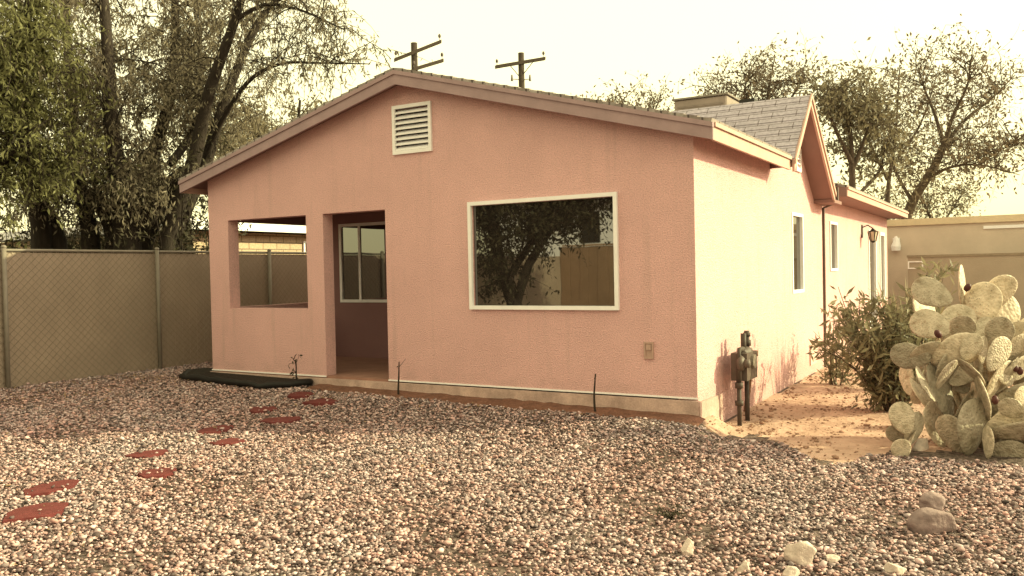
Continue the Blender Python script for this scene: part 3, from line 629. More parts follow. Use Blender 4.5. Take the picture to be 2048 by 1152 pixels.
for k, (px, dp, hh, lb) in enumerate([(60, 16.5, 3.6, "dark shrub behind the fence under the bright green tree"), (170, 17.0, 3.6, "dark shrub behind the fence between the leaning trunks"), (365, 15.6, 4.6, "dark shrub behind the fence beside the block house")]):
    b = at(px, 700, dp); bushy("dark_shrub", (b[0], b[1], .0), lb, "shrub", LEAF_D, 24, hh*.85, 22, .12, np.random.default_rng(30+k), .45, "shrubs behind the slatted fence", r0=.025)
rng = np.random.default_rng(15)
bt = root("olive_tree", tuple(np.append(at(560, 500, 27)[:2], -.1)), "dense olive coloured tree rising behind the left roof slope", "tree"); tr = Tree(rng); limbs = []
for sp, r0, r1 in [([(560, 620, 0), (560, 420, 0), (530, 300, 0), (480, 200, 0)], .2, .05), ([(560, 420, 0), (590, 300, 1), (600, 200, 1)], .12, .04), ([(545, 380, 0), (450, 300, -1), (420, 240, -1)], .12, .04)]:
    pts = spline(pxline(sp, 27), 4); tr.limb(pts, r0, r1, 7); limbs.append((pts, r0, r1))
crown_from(tr, limbs, 15, 8, 20, 1.6, 1.1, .15, .8, .10, .45, -.08, .03)
tr.build(bt, BARK, LEAF_O, .35)

# trees behind the house on the right
def far_tree(name, label, base_px, depth, specs, seed, nsec, nter, nleaf, lsec, lter, size, leafm=LEAF_D, tstart=.4, spread=.08, bark=BARK, k=5, up=.3, droop=.8):
    r = root(name, tuple(np.append(at(base_px, 560, depth)[:2], -.2)), label, "tree", "trees behind the house")
    rng = np.random.default_rng(seed); tr = Tree(rng); limbs = []
    for sp, r0, r1 in specs:
        pts = spline(pxline(sp, depth), k); tr.limb(pts, r0*.75, r1*.7, 7); limbs.append((pts, r0, r1))
    crown_from(tr, limbs, nsec, nter, nleaf, lsec, lter, size, droop, spread, tstart, -.05, .02, up)
    tr.build(r, BARK2, leafm, .42); return r
far_tree("leafy_tree", "small sparse round-topped tree peeking over the right roof slope", 1275, 32,
  [([(1275, 600, 0), (1275, 330, 0), (1260, 250, 0), (1240, 190, 0)], .16, .03), ([(1275, 330, 0), (1300, 250, .5), (1320, 195, 1)], .1, .03), ([(1270, 300, 0), (1225, 240, -.5), (1215, 200, -1)], .08, .03)], 41, 18, 7, 5, 1.1, .8, .14, LEAF_R, tstart=.45, spread=.12)
far_tree("leafy_tree", "tall thin-leaved tree rising behind the roof cooler", 1530, 30,
  [([(1530, 620, 0), (1530, 320, 0), (1535, 200, 0), (1550, 110, 0)], .18, .02), ([(1530, 330, 0), (1470, 220, .5), (1430, 180, 1)], .1, .02), ([(1530, 280, 0), (1580, 200, -1), (1610, 150, -1)], .1, .02), ([(1530, 300, 0), (1490, 200, -1), (1500, 140, -1)], .08, .02)], 42, 20, 7, 5, 1.5, .9, .14, LEAF_R, tstart=.4, spread=.14)
far_tree("leafy_tree", "bushy olive tree just right of the side gable", 1700, 24,
  [([(1705, 640, 0), (1705, 380, 0), (1700, 260, 0), (1690, 160, 0)], .17, .04), ([(1705, 340, 0), (1740, 250, 0), (1750, 190, .5)], .1, .03), ([(1705, 330, 0), (1660, 230, -.5), (1655, 170, -.5)], .09, .03), ([(1705, 400, 0), (1760, 340, .5), (1770, 270, 1)], .08, .02)], 43, 18, 8, 8, 1.2, .8, .14, LEAF_O, tstart=.4, spread=.13)
bigt = far_tree("leafy_tree", "large open tree with forked grey limbs above the tan garage", 1815, 27,
  [([(1800, 640, 0), (1808, 470, 0), (1825, 405, 0), (1865, 340, 0), (1888, 292, 0)], .24, .16),
   ([(1888, 292, 0), (1870, 230, .4), (1850, 180, .8), (1835, 130, 1)], .09, .02), ([(1888, 292, 0), (1905, 235, -.3), (1935, 170, -.5), (1940, 120, -.5)], .1, .02),
   ([(1890, 290, 0), (1930, 240, .6), (1985, 195, 1), (2030, 150, 1.4)], .10, .02), ([(1850, 360, 0), (1900, 335, -.5), (1960, 330, -1), (2040, 350, -1.2)], .08, .015), ([(1960, 330, -1), (2000, 300, -1.2), (2060, 285, -1.4)], .04, .01),
   ([(1825, 405, 0), (1790, 340, .4), (1780, 290, .6), (1740, 260, 1)], .08, .02), ([(1870, 310, 0), (1900, 290, .6), (1950, 300, .8)], .04, .01)], 44, 20, 6, 5, 1.5, 1.0, .14, LEAF_R, tstart=.4, bark=BARK2, spread=.14)
far_tree("leafy_tree", "wispy tree filling the gap between the bushy tree and the forked tree", 1775, 34,
  [([(1775, 640, 0), (1775, 400, 0), (1790, 280, 0), (1800, 130, 0)], .16, .03), ([(1775, 360, 0), (1730, 260, .5), (1720, 190, 1)], .09, .02), ([(1785, 330, 0), (1840, 250, -.5), (1880, 130, -1)], .09, .02)], 45, 18, 7, 5, 1.6, 1.0, .14, LEAF_R, tstart=.4, spread=.14)
far_tree("leafy_tree", "low scrubby tree along the top of the tan garage", 1870, 36,
  [([(1870, 640, 0), (1870, 480, 0), (1850, 410, 0), (1830, 370, 0)], .12, .03), ([(1870, 470, 0), (1910, 410, .5), (1930, 380, 1)], .08, .02), ([(1870, 500, 0), (1790, 420, -.5), (1740, 390, -1)], .08, .02)], 46, 15, 7, 6, 1.3, .9, .14, LEAF_O, tstart=.4, spread=.12)

# ------------------------------------------------------------------ prickly pear
PADM = bpy.data.materials.new("cactus_pad"); PADM.use_nodes = True; n = PADM.node_tree; L = n.links; p = n.nodes["Principled BSDF"]; p.inputs['Roughness'].default_value = .6
tc = n.nodes.new('ShaderNodeTexCoord'); no = n.nodes.new('ShaderNodeTexNoise'); no.inputs['Scale'].default_value = 5; no.inputs['Detail'].default_value = 5; L.new(tc.outputs['Object'], no.inputs['Vector'])
oi = n.nodes.new('ShaderNodeObjectInfo'); cr = n.nodes.new('ShaderNodeValToRGB'); cr.color_ramp.elements[0].position = .3; cr.color_ramp.elements[0].color = (.30, .245, .175, 1); cr.color_ramp.elements[1].position = .72; cr.color_ramp.elements[1].color = (.62, .52, .42, 1); L.new(no.outputs[0], cr.inputs[0])
mr = n.nodes.new('ShaderNodeMapRange'); mr.inputs[3].default_value = .55; mr.inputs[4].default_value = 1.35; L.new(oi.outputs['Random'], mr.inputs[0])
vo = n.nodes.new('ShaderNodeTexVoronoi'); vo.inputs['Scale'].default_value = 19; L.new(tc.outputs['Object'], vo.inputs['Vector'])
vr = n.nodes.new('ShaderNodeMapRange'); vr.inputs[1].default_value = .10; vr.inputs[2].default_value = .22; vr.inputs[3].default_value = .35; vr.inputs[4].default_value = 1.0; L.new(vo.outputs['Distance'], vr.inputs[0])
mu = n.nodes.new('ShaderNodeMath'); mu.operation = 'MULTIPLY'; L.new(mr.outputs[0], mu.inputs[0]); L.new(vr.outputs[0], mu.inputs[1])
vm = n.nodes.new('ShaderNodeVectorMath'); vm.operation = 'SCALE'; ns = n.nodes.new('ShaderNodeTexNoise'); ns.inputs['Scale'].default_value = 3.2; ns.inputs['Detail'].default_value = 7; ns.inputs['Roughness'].default_value = .7; ns.noise_dimensions = '4D'; L.new(tc.outputs['Object'], ns.inputs['Vector'])
w4 = n.nodes.new('ShaderNodeMath'); w4.operation = 'MULTIPLY'; w4.inputs[1].default_value = 60; L.new(oi.outputs['Random'], w4.inputs[0]); L.new(w4.outputs[0], ns.inputs['W'])
rs = n.nodes.new('ShaderNodeMapRange'); rs.inputs[1].default_value = .57; rs.inputs[2].default_value = .66; rs.inputs[4].default_value = .8; L.new(ns.outputs[0], rs.inputs[0])
ms = n.nodes.new('ShaderNodeMix'); ms.data_type = 'RGBA'; ms.inputs[7].default_value = (.25, .17, .105, 1); L.new(rs.outputs[0], ms.inputs[0]); L.new(cr.outputs[0], ms.inputs[6])
L.new(ms.outputs[2], vm.inputs[0]); L.new(mu.outputs[0], vm.inputs['Scale']); L.new(vm.outputs[0], p.inputs['Base Color'])
bu = n.nodes.new('ShaderNodeBump'); bu.inputs['Strength'].default_value = .5; bu.inputs['Distance'].default_value = .015; bu.invert = True; L.new(vo.outputs['Distance'], bu.inputs['Height']); L.new(bu.outputs[0], p.inputs['Normal'])

def pad_mesh(seed):
    """one flat obovate pad, base at the origin, one unit tall, face towards -y"""
    rg = random.Random(seed); bm = bmesh.new(); bmesh.ops.create_uvsphere(bm, u_segments=20, v_segments=14, radius=1)
    bend = rg.uniform(-.08, .08); asym = rg.uniform(-.06, .06)
    for v in bm.verts:
        x, y, z = v.co; t = (z+1)/2; wd = .42*(.55+.62*t-.22*t*t)*(1+.06*noise.noise(Vector((x*2, z*2, seed))))
        edge = max(0, 1-(x*x+z*z))
        v.co = Vector((x*wd+asym*t*t, y*.055*(1.15-.3*t)+bend*(t-.5)**2*1.5+.012*noise.noise(Vector((x*2.5, z*2.5, seed+7))), t))
    me = bpy.data.meshes.new("pad"); bm.to_mesh(me); bm.free(); me.polygons.foreach_set('use_smooth', [True]*len(me.polygons)); me.materials.append(PADM); return me
PADS = [pad_mesh(i) for i in range(6)]
cb_ = on_ground(1905, 895); CB = Vector((cb_[0], cb_[1], cb_[2]))
cactus = root("prickly_pear", CB, "large prickly pear cactus at the edge of the bare dirt", "cactus")
CD = float(np.dot(np.array(CB)-CAM, F)); rp = random.Random(5)
def pad(pos, h, tilt, yaw, lean=0):
    """pos = base of the pad; tilt in the picture plane, yaw turns its face, lean tips it back"""
    o = bpy.data.objects.new("pad", PADS[rp.randrange(6)]); SC.collection.objects.link(o); o.parent = cactus
    base_yaw = YAW
    o.matrix_local = Matrix.Translation(Vector(pos)-CB) @ Matrix.Rotation(base_yaw, 4, 'Z') @ Matrix.Rotation(tilt, 4, 'Y') @ Matrix.Rotation(lean, 4, 'X') @ Matrix.Rotation(yaw, 4, 'Z') @ Matrix.Diagonal((h, h, h, 1))
    return o
# (centre x, centre y, height px, tilt deg, yaw deg, lean deg, depth offset)
plist = [
 (1917, 573, 80, -12, 20, 0, .25), (1985, 585, 78, 22, 40, 10, .35), (1868, 585, 75, -60, 10, -35, .1), (1872, 612, 80, 70, 15, -30, .35), (1958, 615, 95, 12, -15, 0, .1),
 (1910, 655, 88, 12, -10, -10, .0), (1865, 640, 80, -55, 20, -45, -.1), (1885, 690, 70, 30, 10, 0, .2), (1845, 705, 85, -75, 0, 20, .0), (1905, 700, 90, 55, -15, 15, -.1),
 (1960, 665, 100, 35, 30, -15, .3), (1990, 640, 110, 18, -10, 0, .45), (2000, 690, 95, -30, 20, 0, .2), (2035, 700, 100, 25, -10, 10, .3), (1955, 720, 80, 10, 60, 0, .0),
 (1825, 713, 70, -80, 15, -30, -.15), (1935, 745, 75, -50, 70, 20, -.2), (1890, 735, 80, 20, 20, 10, -.05), (1980, 760, 90, 15, 65, 0, -.15), (2015, 755, 110, 50, 10, 10, -.1),
 (1888, 782, 110, -14, 10, -5, -.15), (1945, 790, 90, 25, 45, 0, .1), (1970, 790, 95, -10, 68, 0, -.25), (2030, 800, 120, 65, -10, 20, -.05), (1860, 795, 90, -25, 40, 0, .25),
 (1805, 838, 62, -20, 8, -12, -.3), (1830, 860, 66, 22, 15, -10, -.2), (1800, 870, 50, -40, 10, 0, -.15), (1845, 880, 62, 60, 30, -50, -.35), (1795, 900, 48, -15, 0, 0, -.35), (1880, 850, 90, -10, -20, 0, .05),
 (1945, 855, 105, 6, 12, -5, -.3), (1905, 872, 85, -30, -25, 5, -.2), (1990, 850, 100, 35, 10, 0, -.1), (2020, 840, 110, 60, -10, 25, -.25), (2030, 860, 90, 80, 20, 40, -.4), (1972, 885, 60, -5, 70, 0, -.45), (1920, 820, 95, 15, 20, 0, .2),
 (1925, 800, 90, -25, 10, 0, .3), (1962, 835, 90, 20, -15, 0, .25), (1935, 770, 85, 10, 15, 0, .35), (1880, 820, 80, 30, -10, 0, .3), (1985, 730, 90, -15, 20, 0, .4), (1900, 760, 80, -30, 0, 0, .45), (1850, 750, 75, 25, 10, 0, .4), (1990, 815, 90, -20, 10, 0, .3),
 (2060, 760, 120, 20, 10, 0, .2), (2075, 690, 110, 10, -20, 0, .4), (2070, 840, 130, 30, 15, 0, -.1), (2010, 900, 70, 85, 0, 30, -.35),
]
for cx_, cy_, h, tl, yw, ln, dd in plist:
    d = CD+dd; s = d/FPX; c = Vector(at(cx_, cy_, d)); hh = h*s*1.12; tlr = R_(tl)
    up = Vector(RX)*math.sin(tlr)+Vector((0, 0, 1))*math.cos(tlr)
    pad(c-up*hh*.5, hh, tlr+rp.uniform(-.15, .15), R_(yw)+rp.choice((-1, 1))*rp.uniform(.1, .7), R_(ln)+rp.uniform(-.25, .25))
for k in range(49):     # pads filling the clump's depth
    a = rp.uniform(0, 6.28); rr = rp.uniform(.1, .75); hz = rp.uniform(0, 1.0)
    px_ = CB+Vector((math.cos(a)*rr+.30, math.sin(a)*rr+.12, hz*(1-rr*.6)*1.15))
    pad(px_, rp.uniform(.24, .38), rp.uniform(-1., 1.), rp.uniform(-1.6, 1.6), rp.uniform(-.5, .5))
FRU = M("dark_red_fruit", (.07, .022, .022), .5, .2, 20)
fm = None
for px_, py_, dd in [(1876, 668, -.2), (2005, 690, .1), (2012, 703, .1), (2000, 680, .1), (2030, 735, -.1), (2040, 742, -.1), (1990, 800, -.2), (1935, 575, .2)]:
    c = Vector(at(px_, py_, CD+dd-.12))
    if fm is None:
        bm = bmesh.new(); bmesh.ops.create_icosphere(bm, subdivisions=2, radius=.03)
        for v in bm.verts: v.co.z *= 1.4
        fm = bpy.data.meshes.new("fruit"); bm.to_mesh(fm); bm.free(); fm.materials.append(FRU); fm.polygons.foreach_set('use_smooth', [True]*len(fm.polygons))
    o = bpy.data.objects.new("fruit", fm); SC.collection.objects.link(o); o.parent = cactus; o.location = c-CB; o.rotation_euler = (rp.uniform(-.6, .6), rp.uniform(-.6, .6), 0)

# ------------------------------------------------------------------ oleander and small plants
ob = at(1790, 800, 9.7); ob[2] = float(G(ob[0], ob[1]))
bushy("oleander_bush", tuple(ob), "leafy oleander bush between the side wall and the cactus", "bush", LEAF_OL, 40, 1.55, 13, .125, np.random.default_rng(51), .5, None, .24, -.2, .42, BARK2, .014)
sb = at(1672, 720, 11.8); sb[2] = float(G(sb[0], sb[1]))
bushy("young_oleander", tuple(sb), "small thin oleander leaning towards the downspout", "bush", LEAF_OL, 6, .95, 11, .12, np.random.default_rng(52), .5, None, .24, -.2, .5, BARK2, .01)
ys = at(1825, 700, 11.3); ys[2] = float(G(ys[0], ys[1]))
yr = root("spiky_yucca", tuple(ys), "spiky pale yucca blades showing above the cactus pads", "yucca")
bm = bmesh.new(); rq = random.Random(3)
for k in range(46):
    a = rq.uniform(0, 6.28); e = rq.uniform(.02, .45); L_ = rq.uniform(1.1, 1.62); d = Vector((math.cos(a)*e, math.sin(a)*e, 1)).normalized(); sd_ = d.cross(Vector((math.sin(a), -math.cos(a), .2))).normalized()*.016
    b0 = Vector(ys); v = [bm.verts.new(q) for q in (b0-sd_, b0+sd_, b0+d*L_*.6+sd_*.9, b0+d*L_+Vector((0, 0, -.03)), b0+d*L_*.6-sd_*.9)]; bm.faces.new(v)
fin("blade_cluster", bm, M("yucca_blades", (.30, .28, .17), .6, .2), yr, recalc=False)

def sapling(px, py, top, lean, lb, nl, ntw=6):
    b = on(px, py, 1, -.22); b[2] = gz(b[0], b[1])+.02; d = float(np.dot(b-CAM, F)); h = (py-top)*d/FPX
    r = root("sapling", tuple(b), lb, "sapling", "saplings along the front wall"); rg = np.random.default_rng(int(px)); tr = Tree(rg)
    sp = tr.wander(b, (lean, -.1, 1), h, 6, .03, 0); tr.limb(sp, .013, .007, 5); tr.leaves(sp[-2:], 2, .04, .005, 0)
    for _ in range(ntw):
        j = rg.integers(2, 7); tp = tr.wander(sp[j], rg.normal(0, 1, 3)+np.array([0, 0, .5]), .13, 3, .2, 0); tr.limb(tp, .004, .002, 3); tr.leaves(tp, nl, .05, .01, .2)
    tr.build(r, BARK, LEAF_D, .4, "foliage", "stem")
sapling(592, 757, 703, .15, "leafy sapling in the black planting bed", 6)
sapling(797, 793, 727, .1, "bare sapling stake beside the porch opening", 1, 1)
sapling(1190, 822, 745, .02, "bare sapling stake below the picture window", 1, 0)

# ------------------------------------------------------------------ planting bed and soil strip with shade in its colour
bedp = [on_ground(*p) for p in ((374, 757), (520, 780), (560, 779), (624, 767))]
bl = [(-.55, .05), (bedp[0][0]+.1, bedp[0][1]-.15), (bedp[1][0], bedp[1][1]), (bedp[2][0], bedp[2][1]), (1.95, -.12), (1.9, -.07), (0.0, -.07), (-.05, .30), (-.5, .30)]
pb = root("planting_bed", (.8, -.3, gz(.8, -.3)), "low black edged planting bed of dark mulch at the porch corner", "planter")
bm = bmesh.new(); prism(bm, [(x, y, gz(x, y)-.06) for x, y in bl], (0, 0, .14)); fin("mulch", bm, MULCH, pb)
bm = bmesh.new(); N = len(bl); dl = []
for i in range(5):
    a, b = Vector((*bl[i], 0)), Vector((*bl[i+1], 0)); k = max(2, int((b-a).length/.12))
    dl += [a.lerp(b, t/k) for t in range(k)]
dl.append(Vector((*bl[5], 0)))
dl = [Vector((q.x+random.uniform(-.012, .012), q.y+random.uniform(-.012, .012), gz(q.x, q.y)+.05+random.uniform(-.012, .012))) for q in dl]
tube(bm, dl, [random.uniform(.040, .052) for _ in dl], 8); fin("edging", bm, EDGING, pb, smooth=True)
xs = np.linspace(2.05, 7.1, 60); Vb = []; 
for x in xs:
    w0 = .30+.10*noise.noise(Vector((x*1.2, 0, 2)))+.05*noise.noise(Vector((x*5, 0, 2))); 
    for t in np.linspace(0, 1, 6):
        yb = -.05-w0*t; Vb.append((x, yb, gz(x, yb)+.035*(1-t)*(.6+.8*abs(noise.noise(Vector((x*4, yb*9, 1)))))+.012-.05*(t > .99)))
Fb = [(i*6+j, i*6+j+1, (i+1)*6+j+1, (i+1)*6+j) for i in range(59) for j in range(5)]
fb = raw_mesh("shade_toned_bed", Vb, Fb, SHADESOIL); fb['kind'] = 'structure'  # soil strip whose dark tone also paints the shadow band before the wall

# ------------------------------------------------------------------ flagstones, in two staggered rows
pavers = [(75, 1028, 0.29, "red flagstone nearest the bottom left corner"), (105, 980, 0.27, "red flagstone second from the bottom left corner"), (312, 950, 0.22, "large pale edged red flagstone in the middle of the path"), (296, 912, .25, "smaller red flagstone beside the pale edged one"),
 (455, 887, 0.21, "red flagstone with sharp point in front of the bed"), (432, 863, .27, "long thin red flagstone left of the pointed one"), (562, 843, .27, "dull red flagstone in the shade below the bed corner"), (527, 822, .26, "dull red flagstone sunk in gravel left of the shade edge"), (642, 804, .28, "dark red flagstone close to the porch doorway"), (603, 791, .26, "dark red flagstone touching the front of the planting bed")]
pav_w = []
for k, (px, py, rad, lb) in enumerate(pavers):
    c = on_ground(px, py); rg = random.Random(100+k); n_ = 7; pts = []
    for i in range(n_):
        a = 2*math.pi*i/n_+rg.uniform(-.25, .25); r = rad*rg.uniform(.62, .95); 
        u = Vector(RX)*math.cos(a)*r*.85+Vector((F[0], F[1], 0)).normalized()*math.sin(a)*r*1.0; pts.append(Vector(c)+Vector((u.x, u.y, 0)))
    bm = bmesh.new(); prism(bm, [(q.x, q.y, c[2]-.03) for q in pts], (0, 0, .055)); bmesh.ops.bevel(bm, geom=bm.edges[:], offset=.008, segments=2, affect='EDGES')
    for v in bm.verts: v.co.z += .006*noise.noise(Vector((v.co.x*6, v.co.y*6, 1)))
    o = fin_own("flagstone", bm, PAVER, (c[0], c[1], c[2])); tag(o, lb, "flagstone", "red flagstones of the stepping path"); pav_w.append([(q.x, q.y) for q in pts])

# ------------------------------------------------------------------ loose rocks
def rock(px, py, wpx, hpx, mat, lb, seed, flat=.7, cat="rock", group=None, ang=.25):
    c = on_ground(px, py+hpx*.35); d = float(np.dot(c-CAM, F)); W_ = wpx*d/FPX/2; H_ = hpx*d/FPX*.62
    bm = bmesh.new(); bmesh.ops.create_icosphere(bm, subdivisions=4, radius=1); rg = random.Random(seed)
    planes = [(Vector((rg.gauss(0, 1), rg.gauss(0, 1), rg.gauss(0, .7))).normalized(), rg.uniform(.5, .85)) for _ in range(13)]
    ca, sa = math.cos(YAW), math.sin(YAW)
    for v in bm.verts:
        q = v.co.copy()
        for nrm, dd in planes:
            e = q.dot(nrm)-dd
            if e > 0: q -= nrm*e*.97
        q *= 1+ang*.35*noise.noise(q*2.2+Vector((seed, 0, 0)))+.05*noise.noise(q*7+Vector((seed, 3, 0)))
        x, y, z = q.x*W_, q.y*W_*.75, q.z*H_
        v.co = Vector((x*ca-y*sa, x*sa+y*ca, z))+Vector(c)+Vector((0, 0, H_*.55))
    o = fin_own("rock", bm, mat, tuple(c), smooth=True); tag(o, lb, cat, group)
rock(1866, 1046, 100, 52, ROCKG, "large smooth grey brown rock in the right foreground gravel", 1)
rock(1866, 1012, 62, 44, ROCKG, "pointed grey brown rock behind the large smooth rock", 2)
rock(1602, 1110, 68, 50, ROCKW, "largest pale angular rock at the bottom of the picture", 3)
rock(1373, 1100, 34, 40, ROCKW, "upright pale stone standing alone in the gravel", 4)
rock(1667, 1118, 40, 18, ROCKW, "small flat pale stone right of the largest pale rock", 5)
rock(1488, 1138, 34, 26, ROCKW, "pale three-cornered stone left of the largest pale rock", 6)
rock(1582, 1146, 48, 22, ROCKW, "pale flat stone directly below the largest pale rock", 7)
rock(1790, 1140, 44, 28, ROCKW, "rough pale stone below the large smooth grey rock", 8)
rock(1840, 888, 44, 36, ROCKW, "bright pale rock at the foot of the cactus", 9)
rock(1806, 838, 60, 44, M("tan_rock", (.42, .36, .27), .95, .2, 6, .5, 25), "rounded tan boulder between the oleander and the cactus", 10)
# a small weed in the gravel
wd = on_ground(1342, 1036); wr = root("weed_tuft", tuple(wd), "low dark weed growing alone in the gravel", "weed"); tr = Tree(np.random.default_rng(77))
for k in range(26):
    a = k*.7; tp = tr.wander(wd, (math.cos(a), math.sin(a), .5), .11, 4, .2, -.05); tr.limb(tp, .003, .001, 3); tr.leaves(tp, 9, .022, .012, 0)
tr.build(wr, BARK, LEAF_D, .5, "foliage", "stem")

# ------------------------------------------------------------------ gravel
def stone_template(seed):
    rg = np.random.default_rng(seed); bm = bmesh.new(); bmesh.ops.create_icosphere(bm, subdivisions=1, radius=1)
    v = np.array([q.co[:] for q in bm.verts]); f = np.array([[w_.index for w_ in fc.verts] for fc in bm.faces]); bm.free()
    v *= (1+rg.normal(0, .27, len(v)))[:, None]; v *= np.array([1, .74, .5]); return v, f
TP = [stone_template(i) for i in range(6)]
def scatter_gravel():
    N = 380000
    x = RNG.uniform(-1.9, 12.5, N); y = RNG.uniform(-6.2, 1.4, N); z = G(x, y)
    d = np.stack([x, y, z], 1)-CAM; dep = d@F; px = 1024+FPX*(d@RX)/dep; py = 576-FPX*(d@UX)/dep
    ok = (dep > 2) & (px > -300) & (px < 2700) & (py < 1190)
    jit = np.array([noise.noise(Vector((a*2.2, b*2.2, 4))) for a, b in zip(x, y)])*.22
    ok &= ~inpoly(x+jit, y+jit*.6, dirt_poly)
    ok &= ~((x > -.02) & (x < 7.05) & (y > -.06)); ok &= ~((x > 1.95) & (x < 7.1) & (y > -.32+jit*.4))
    ok &= ~inpoly(x, y, bl); ok &= ~((y > -.05) & (x > 6.9))
    onp = np.zeros(N, bool)
    for pw_ in pav_w: onp |= inpoly(x, y, pw_)
    ok &= ~(onp & (RNG.random(N) > .02)); z = z+onp*.022
    pj = np.array([noise.noise(Vector((a*.9, b*.9, 8))) for a, b in zip(x, y)])
    thin = smooth01(7.6, 9.0, x)*smooth01(-.6, -1.6, y)*.25+.85*(smooth01(.05, .3, pj))*smooth01(7.2, 8.4, x)*smooth01(-1.2, -2.6, y); thin = np.maximum(thin, .6*smooth01(.22, .45, pj)); ok &= RNG.random(N) > thin
    x, y, z, dep, pj = x[ok], y[ok], z[ok], dep[ok], pj[ok]; n_ = len(x)
    size = np.exp(RNG.normal(math.log(.0108), .34, n_)); size = np.clip(size, .005, .032)
    tone = np.where(RNG.random(n_) < .46, RNG.uniform(.09, .40, n_), RNG.uniform(.42, 1.0, n_)); hue = np.clip(RNG.normal(.5, .35, n_)+pj*.5, 0, 1)
    ang = RNG.uniform(0, 2*math.pi, n_); tx = RNG.normal(0, .35, n_)
    kind = RNG.integers(0, 6, n_); Vs, Fs, Ts, Hs, nv = [], [], [], [], 0
    for k in range(6):
        s = np.where(kind == k)[0]; v, f = TP[k]; c, sn = np.cos(ang[s]), np.sin(ang[s])
        P = v[None]*size[s][:, None, None]
        ct, st_ = np.cos(tx[s])[:, None], np.sin(tx[s])[:, None]
        py_ = P[..., 1]*ct-P[..., 2]*st_; pz = P[..., 1]*st_+P[..., 2]*ct; px_ = P[..., 0]
        X_ = px_*c[:, None]-py_*sn[:, None]+x[s][:, None]; Y_ = px_*sn[:, None]+py_*c[:, None]+y[s][:, None]; Z_ = pz+(z[s]+size[s]*RNG.uniform(.0, 1.1, len(s))+.004)[:, None]
        Vs.append(np.stack([X_, Y_, Z_], -1).reshape(-1, 3)); nF = len(f)
        Fs.append((f[None]+(np.arange(len(s))*len(v))[:, None, None]).reshape(-1, 3)+nv); nv += len(s)*len(v)
        Ts.append(np.repeat(tone[s], nF)); Hs.append(np.repeat(hue[s], nF))
    o = raw_mesh("gravel", np.concatenate(Vs), np.concatenate(Fs), M_tone("gravel_stone", (.66, .53, .55)), None, {'tone': np.concatenate(Ts), 'hue': np.concatenate(Hs)})
    tag(o, "loose pinkish grey gravel covering the front yard", "gravel", None, 'stuff'); print('gravel stones', n_)
scatter_gravel()
# clods and small stones on the bare dirt
Vs, Fs, nv = [], [], 0; dxy = RNG.uniform((7.05, -1.2), (10.5, 7), (5200, 2)); keep = inpoly(dxy[:, 0], dxy[:, 1], dirt_poly); dxy = dxy[keep]
for (x, y) in dxy:
    v, f = TP[RNG.integers(0, 6)]; s = np.clip(np.exp(RNG.normal(math.log(.010), .5)), .004, .04); Vs.append(v*s+np.array([x, y, gz(x, y)+s*.2])); Fs.append(f+nv); nv += len(v)
dc = raw_mesh("dirt_clods", np.concatenate(Vs), np.concatenate(Fs), M("clod_earth", (.30, .18, .135), .95, .35, 9)); tag(dc, "scattered clods and pebbles on the bare dirt", "clods", None, 'stuff')

# ------------------------------------------------------------------ what the windows mirror: the street side behind the viewer
sf = root("street_fence", (6, -14, 0), "tan board fence across the yard seen mirrored in the picture window", "fence")
bm = bmesh.new(); x = -1.77; k = 0
while x < 15: box(bm, (x, -14-.008*(k % 2), -.2), (x+.295, -13.975-.008*(k % 2), 2.15)); x += .3; k += 1
fin("board_panel", bm, M("brown_boards", (.30, .19, .13), .85, .15, 2), sf)
bm = bmesh.new(); box(bm, (-1.7, -14.03, 2.16), (15, -13.95, 2.22)); fin("cap_rail", bm, M("rail_boards", (.4, .27, .2), .8), sf)
oh = root("white_house", (-6.8, -26, 0), "white house over the street seen mirrored in the picture window", "house")
bm = bmesh.new(); box(bm, (-10, -30, -.2), (-3.6, -24, 4.2)); fin("wall", bm, WHITE, oh)
bm = bmesh.new(); prism(bm, [(-10.4, -23.6, 4.2), (-3.2, -23.6, 4.2), (-6.8, -23.6, 5.4)], (0, -6.8, 0)); fin("roof", bm, SHING_M, oh)
for xx in (-8.6, -6.0):
    bm = bmesh.new(); box(bm, (xx, -23.99, 2.6), (xx+.9, -23.96, 3.9)); wf = fin("window", bm, BLACKM, oh)
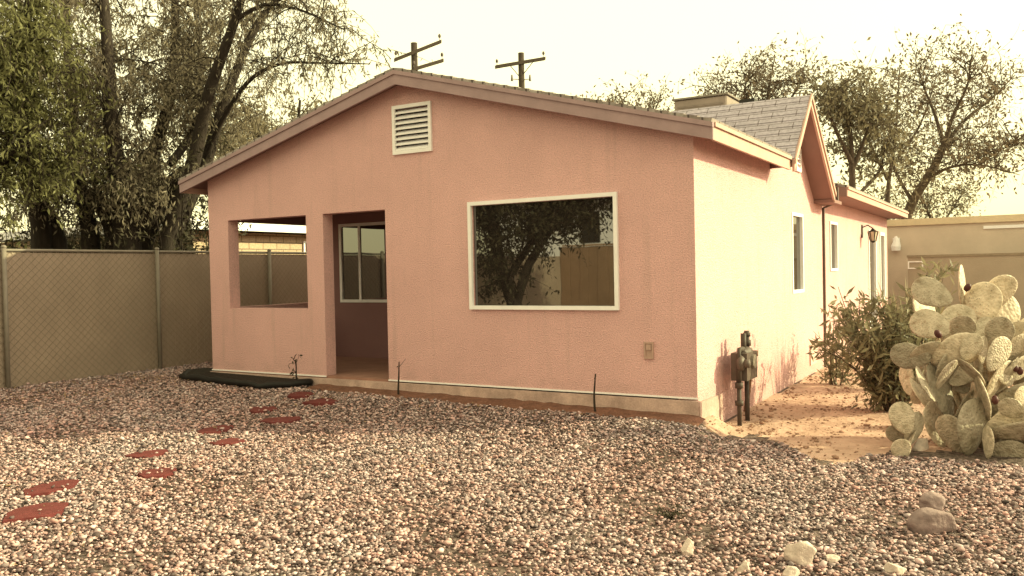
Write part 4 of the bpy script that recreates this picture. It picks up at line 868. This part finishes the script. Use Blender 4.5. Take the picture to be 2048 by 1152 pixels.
rng = np.random.default_rng(61); mt_ = root("street_tree", (.1, -8.2, -.05), "dark leaning tree seen mirrored in the picture window", "tree"); tr = Tree(rng); limbs = []
for sp, r0, r1 in [([(.1, -8.2, -.1), (.1, -8.2, .6), (-.25, -8.2, 1.5), (-.6, -8.4, 2.6), (-.9, -8.6, 4.2)], .2, .09), ([(.1, -8.2, .8), (.5, -8.3, 1.8), (1.2, -8.5, 2.8), (2.0, -8.8, 3.6)], .12, .05), ([(-.1, -8.3, 1.4), (.6, -8.9, 2.8), (.9, -9.4, 4.2)], .1, .04), ([(1.2, -8.5, 2.8), (2.4, -8.9, 3.3), (3.6, -9, 3.4)], .06, .03), ([(-.5, -8.3, 2.4), (-1.4, -8.6, 3.2), (-2.2, -9, 3.6)], .09, .03)]:
    pts = spline(sp, 5); tr.limb(pts, r0, r1, 8); limbs.append((pts, r0, r1))
crown_from(tr, limbs, 26, 9, 20, 1.4, 1.0, .13, .9, .07, .45, -.1, .025)
tr.build(mt_, BARK, LEAF_D, .35)

# dry leaves blown over the gravel, thickest along the fence and at the foot of the wall
n_ = 2600; lx = np.where(RNG.random(n_) < .6, -1.7+np.abs(RNG.normal(0, 1.3, n_)), RNG.uniform(-1.6, 6, n_)); ly = RNG.uniform(-6, 0, n_); ly = np.where(RNG.random(n_) < .12, -.35-np.abs(RNG.normal(0, .25, n_)), ly)
lz = G(lx, ly)+RNG.uniform(.022, .04, n_); a = RNG.uniform(0, 6.28, n_); z = RNG.uniform(.02, .055, n_)
d = np.stack([np.cos(a), np.sin(a), RNG.normal(0, .25, n_)], 1)*z[:, None]; w_ = np.stack([-np.sin(a), np.cos(a), RNG.normal(0, .3, n_)], 1)*(z*.2)[:, None]; c = np.stack([lx, ly, lz], 1)
ll = raw_mesh("leaf_litter", np.stack([c, c+d*.5+w_, c+d, c+d*.5-w_], 1).reshape(-1, 3), np.arange(4*n_).reshape(-1, 4), M_leaf("dry_leaves", (.26, .17, .10), .15), None, {'tone': RNG.uniform(.4, 1.4, n_)})
tag(ll, "dry fallen leaves scattered over the gravel along the fence", "leaf litter", None, 'stuff')
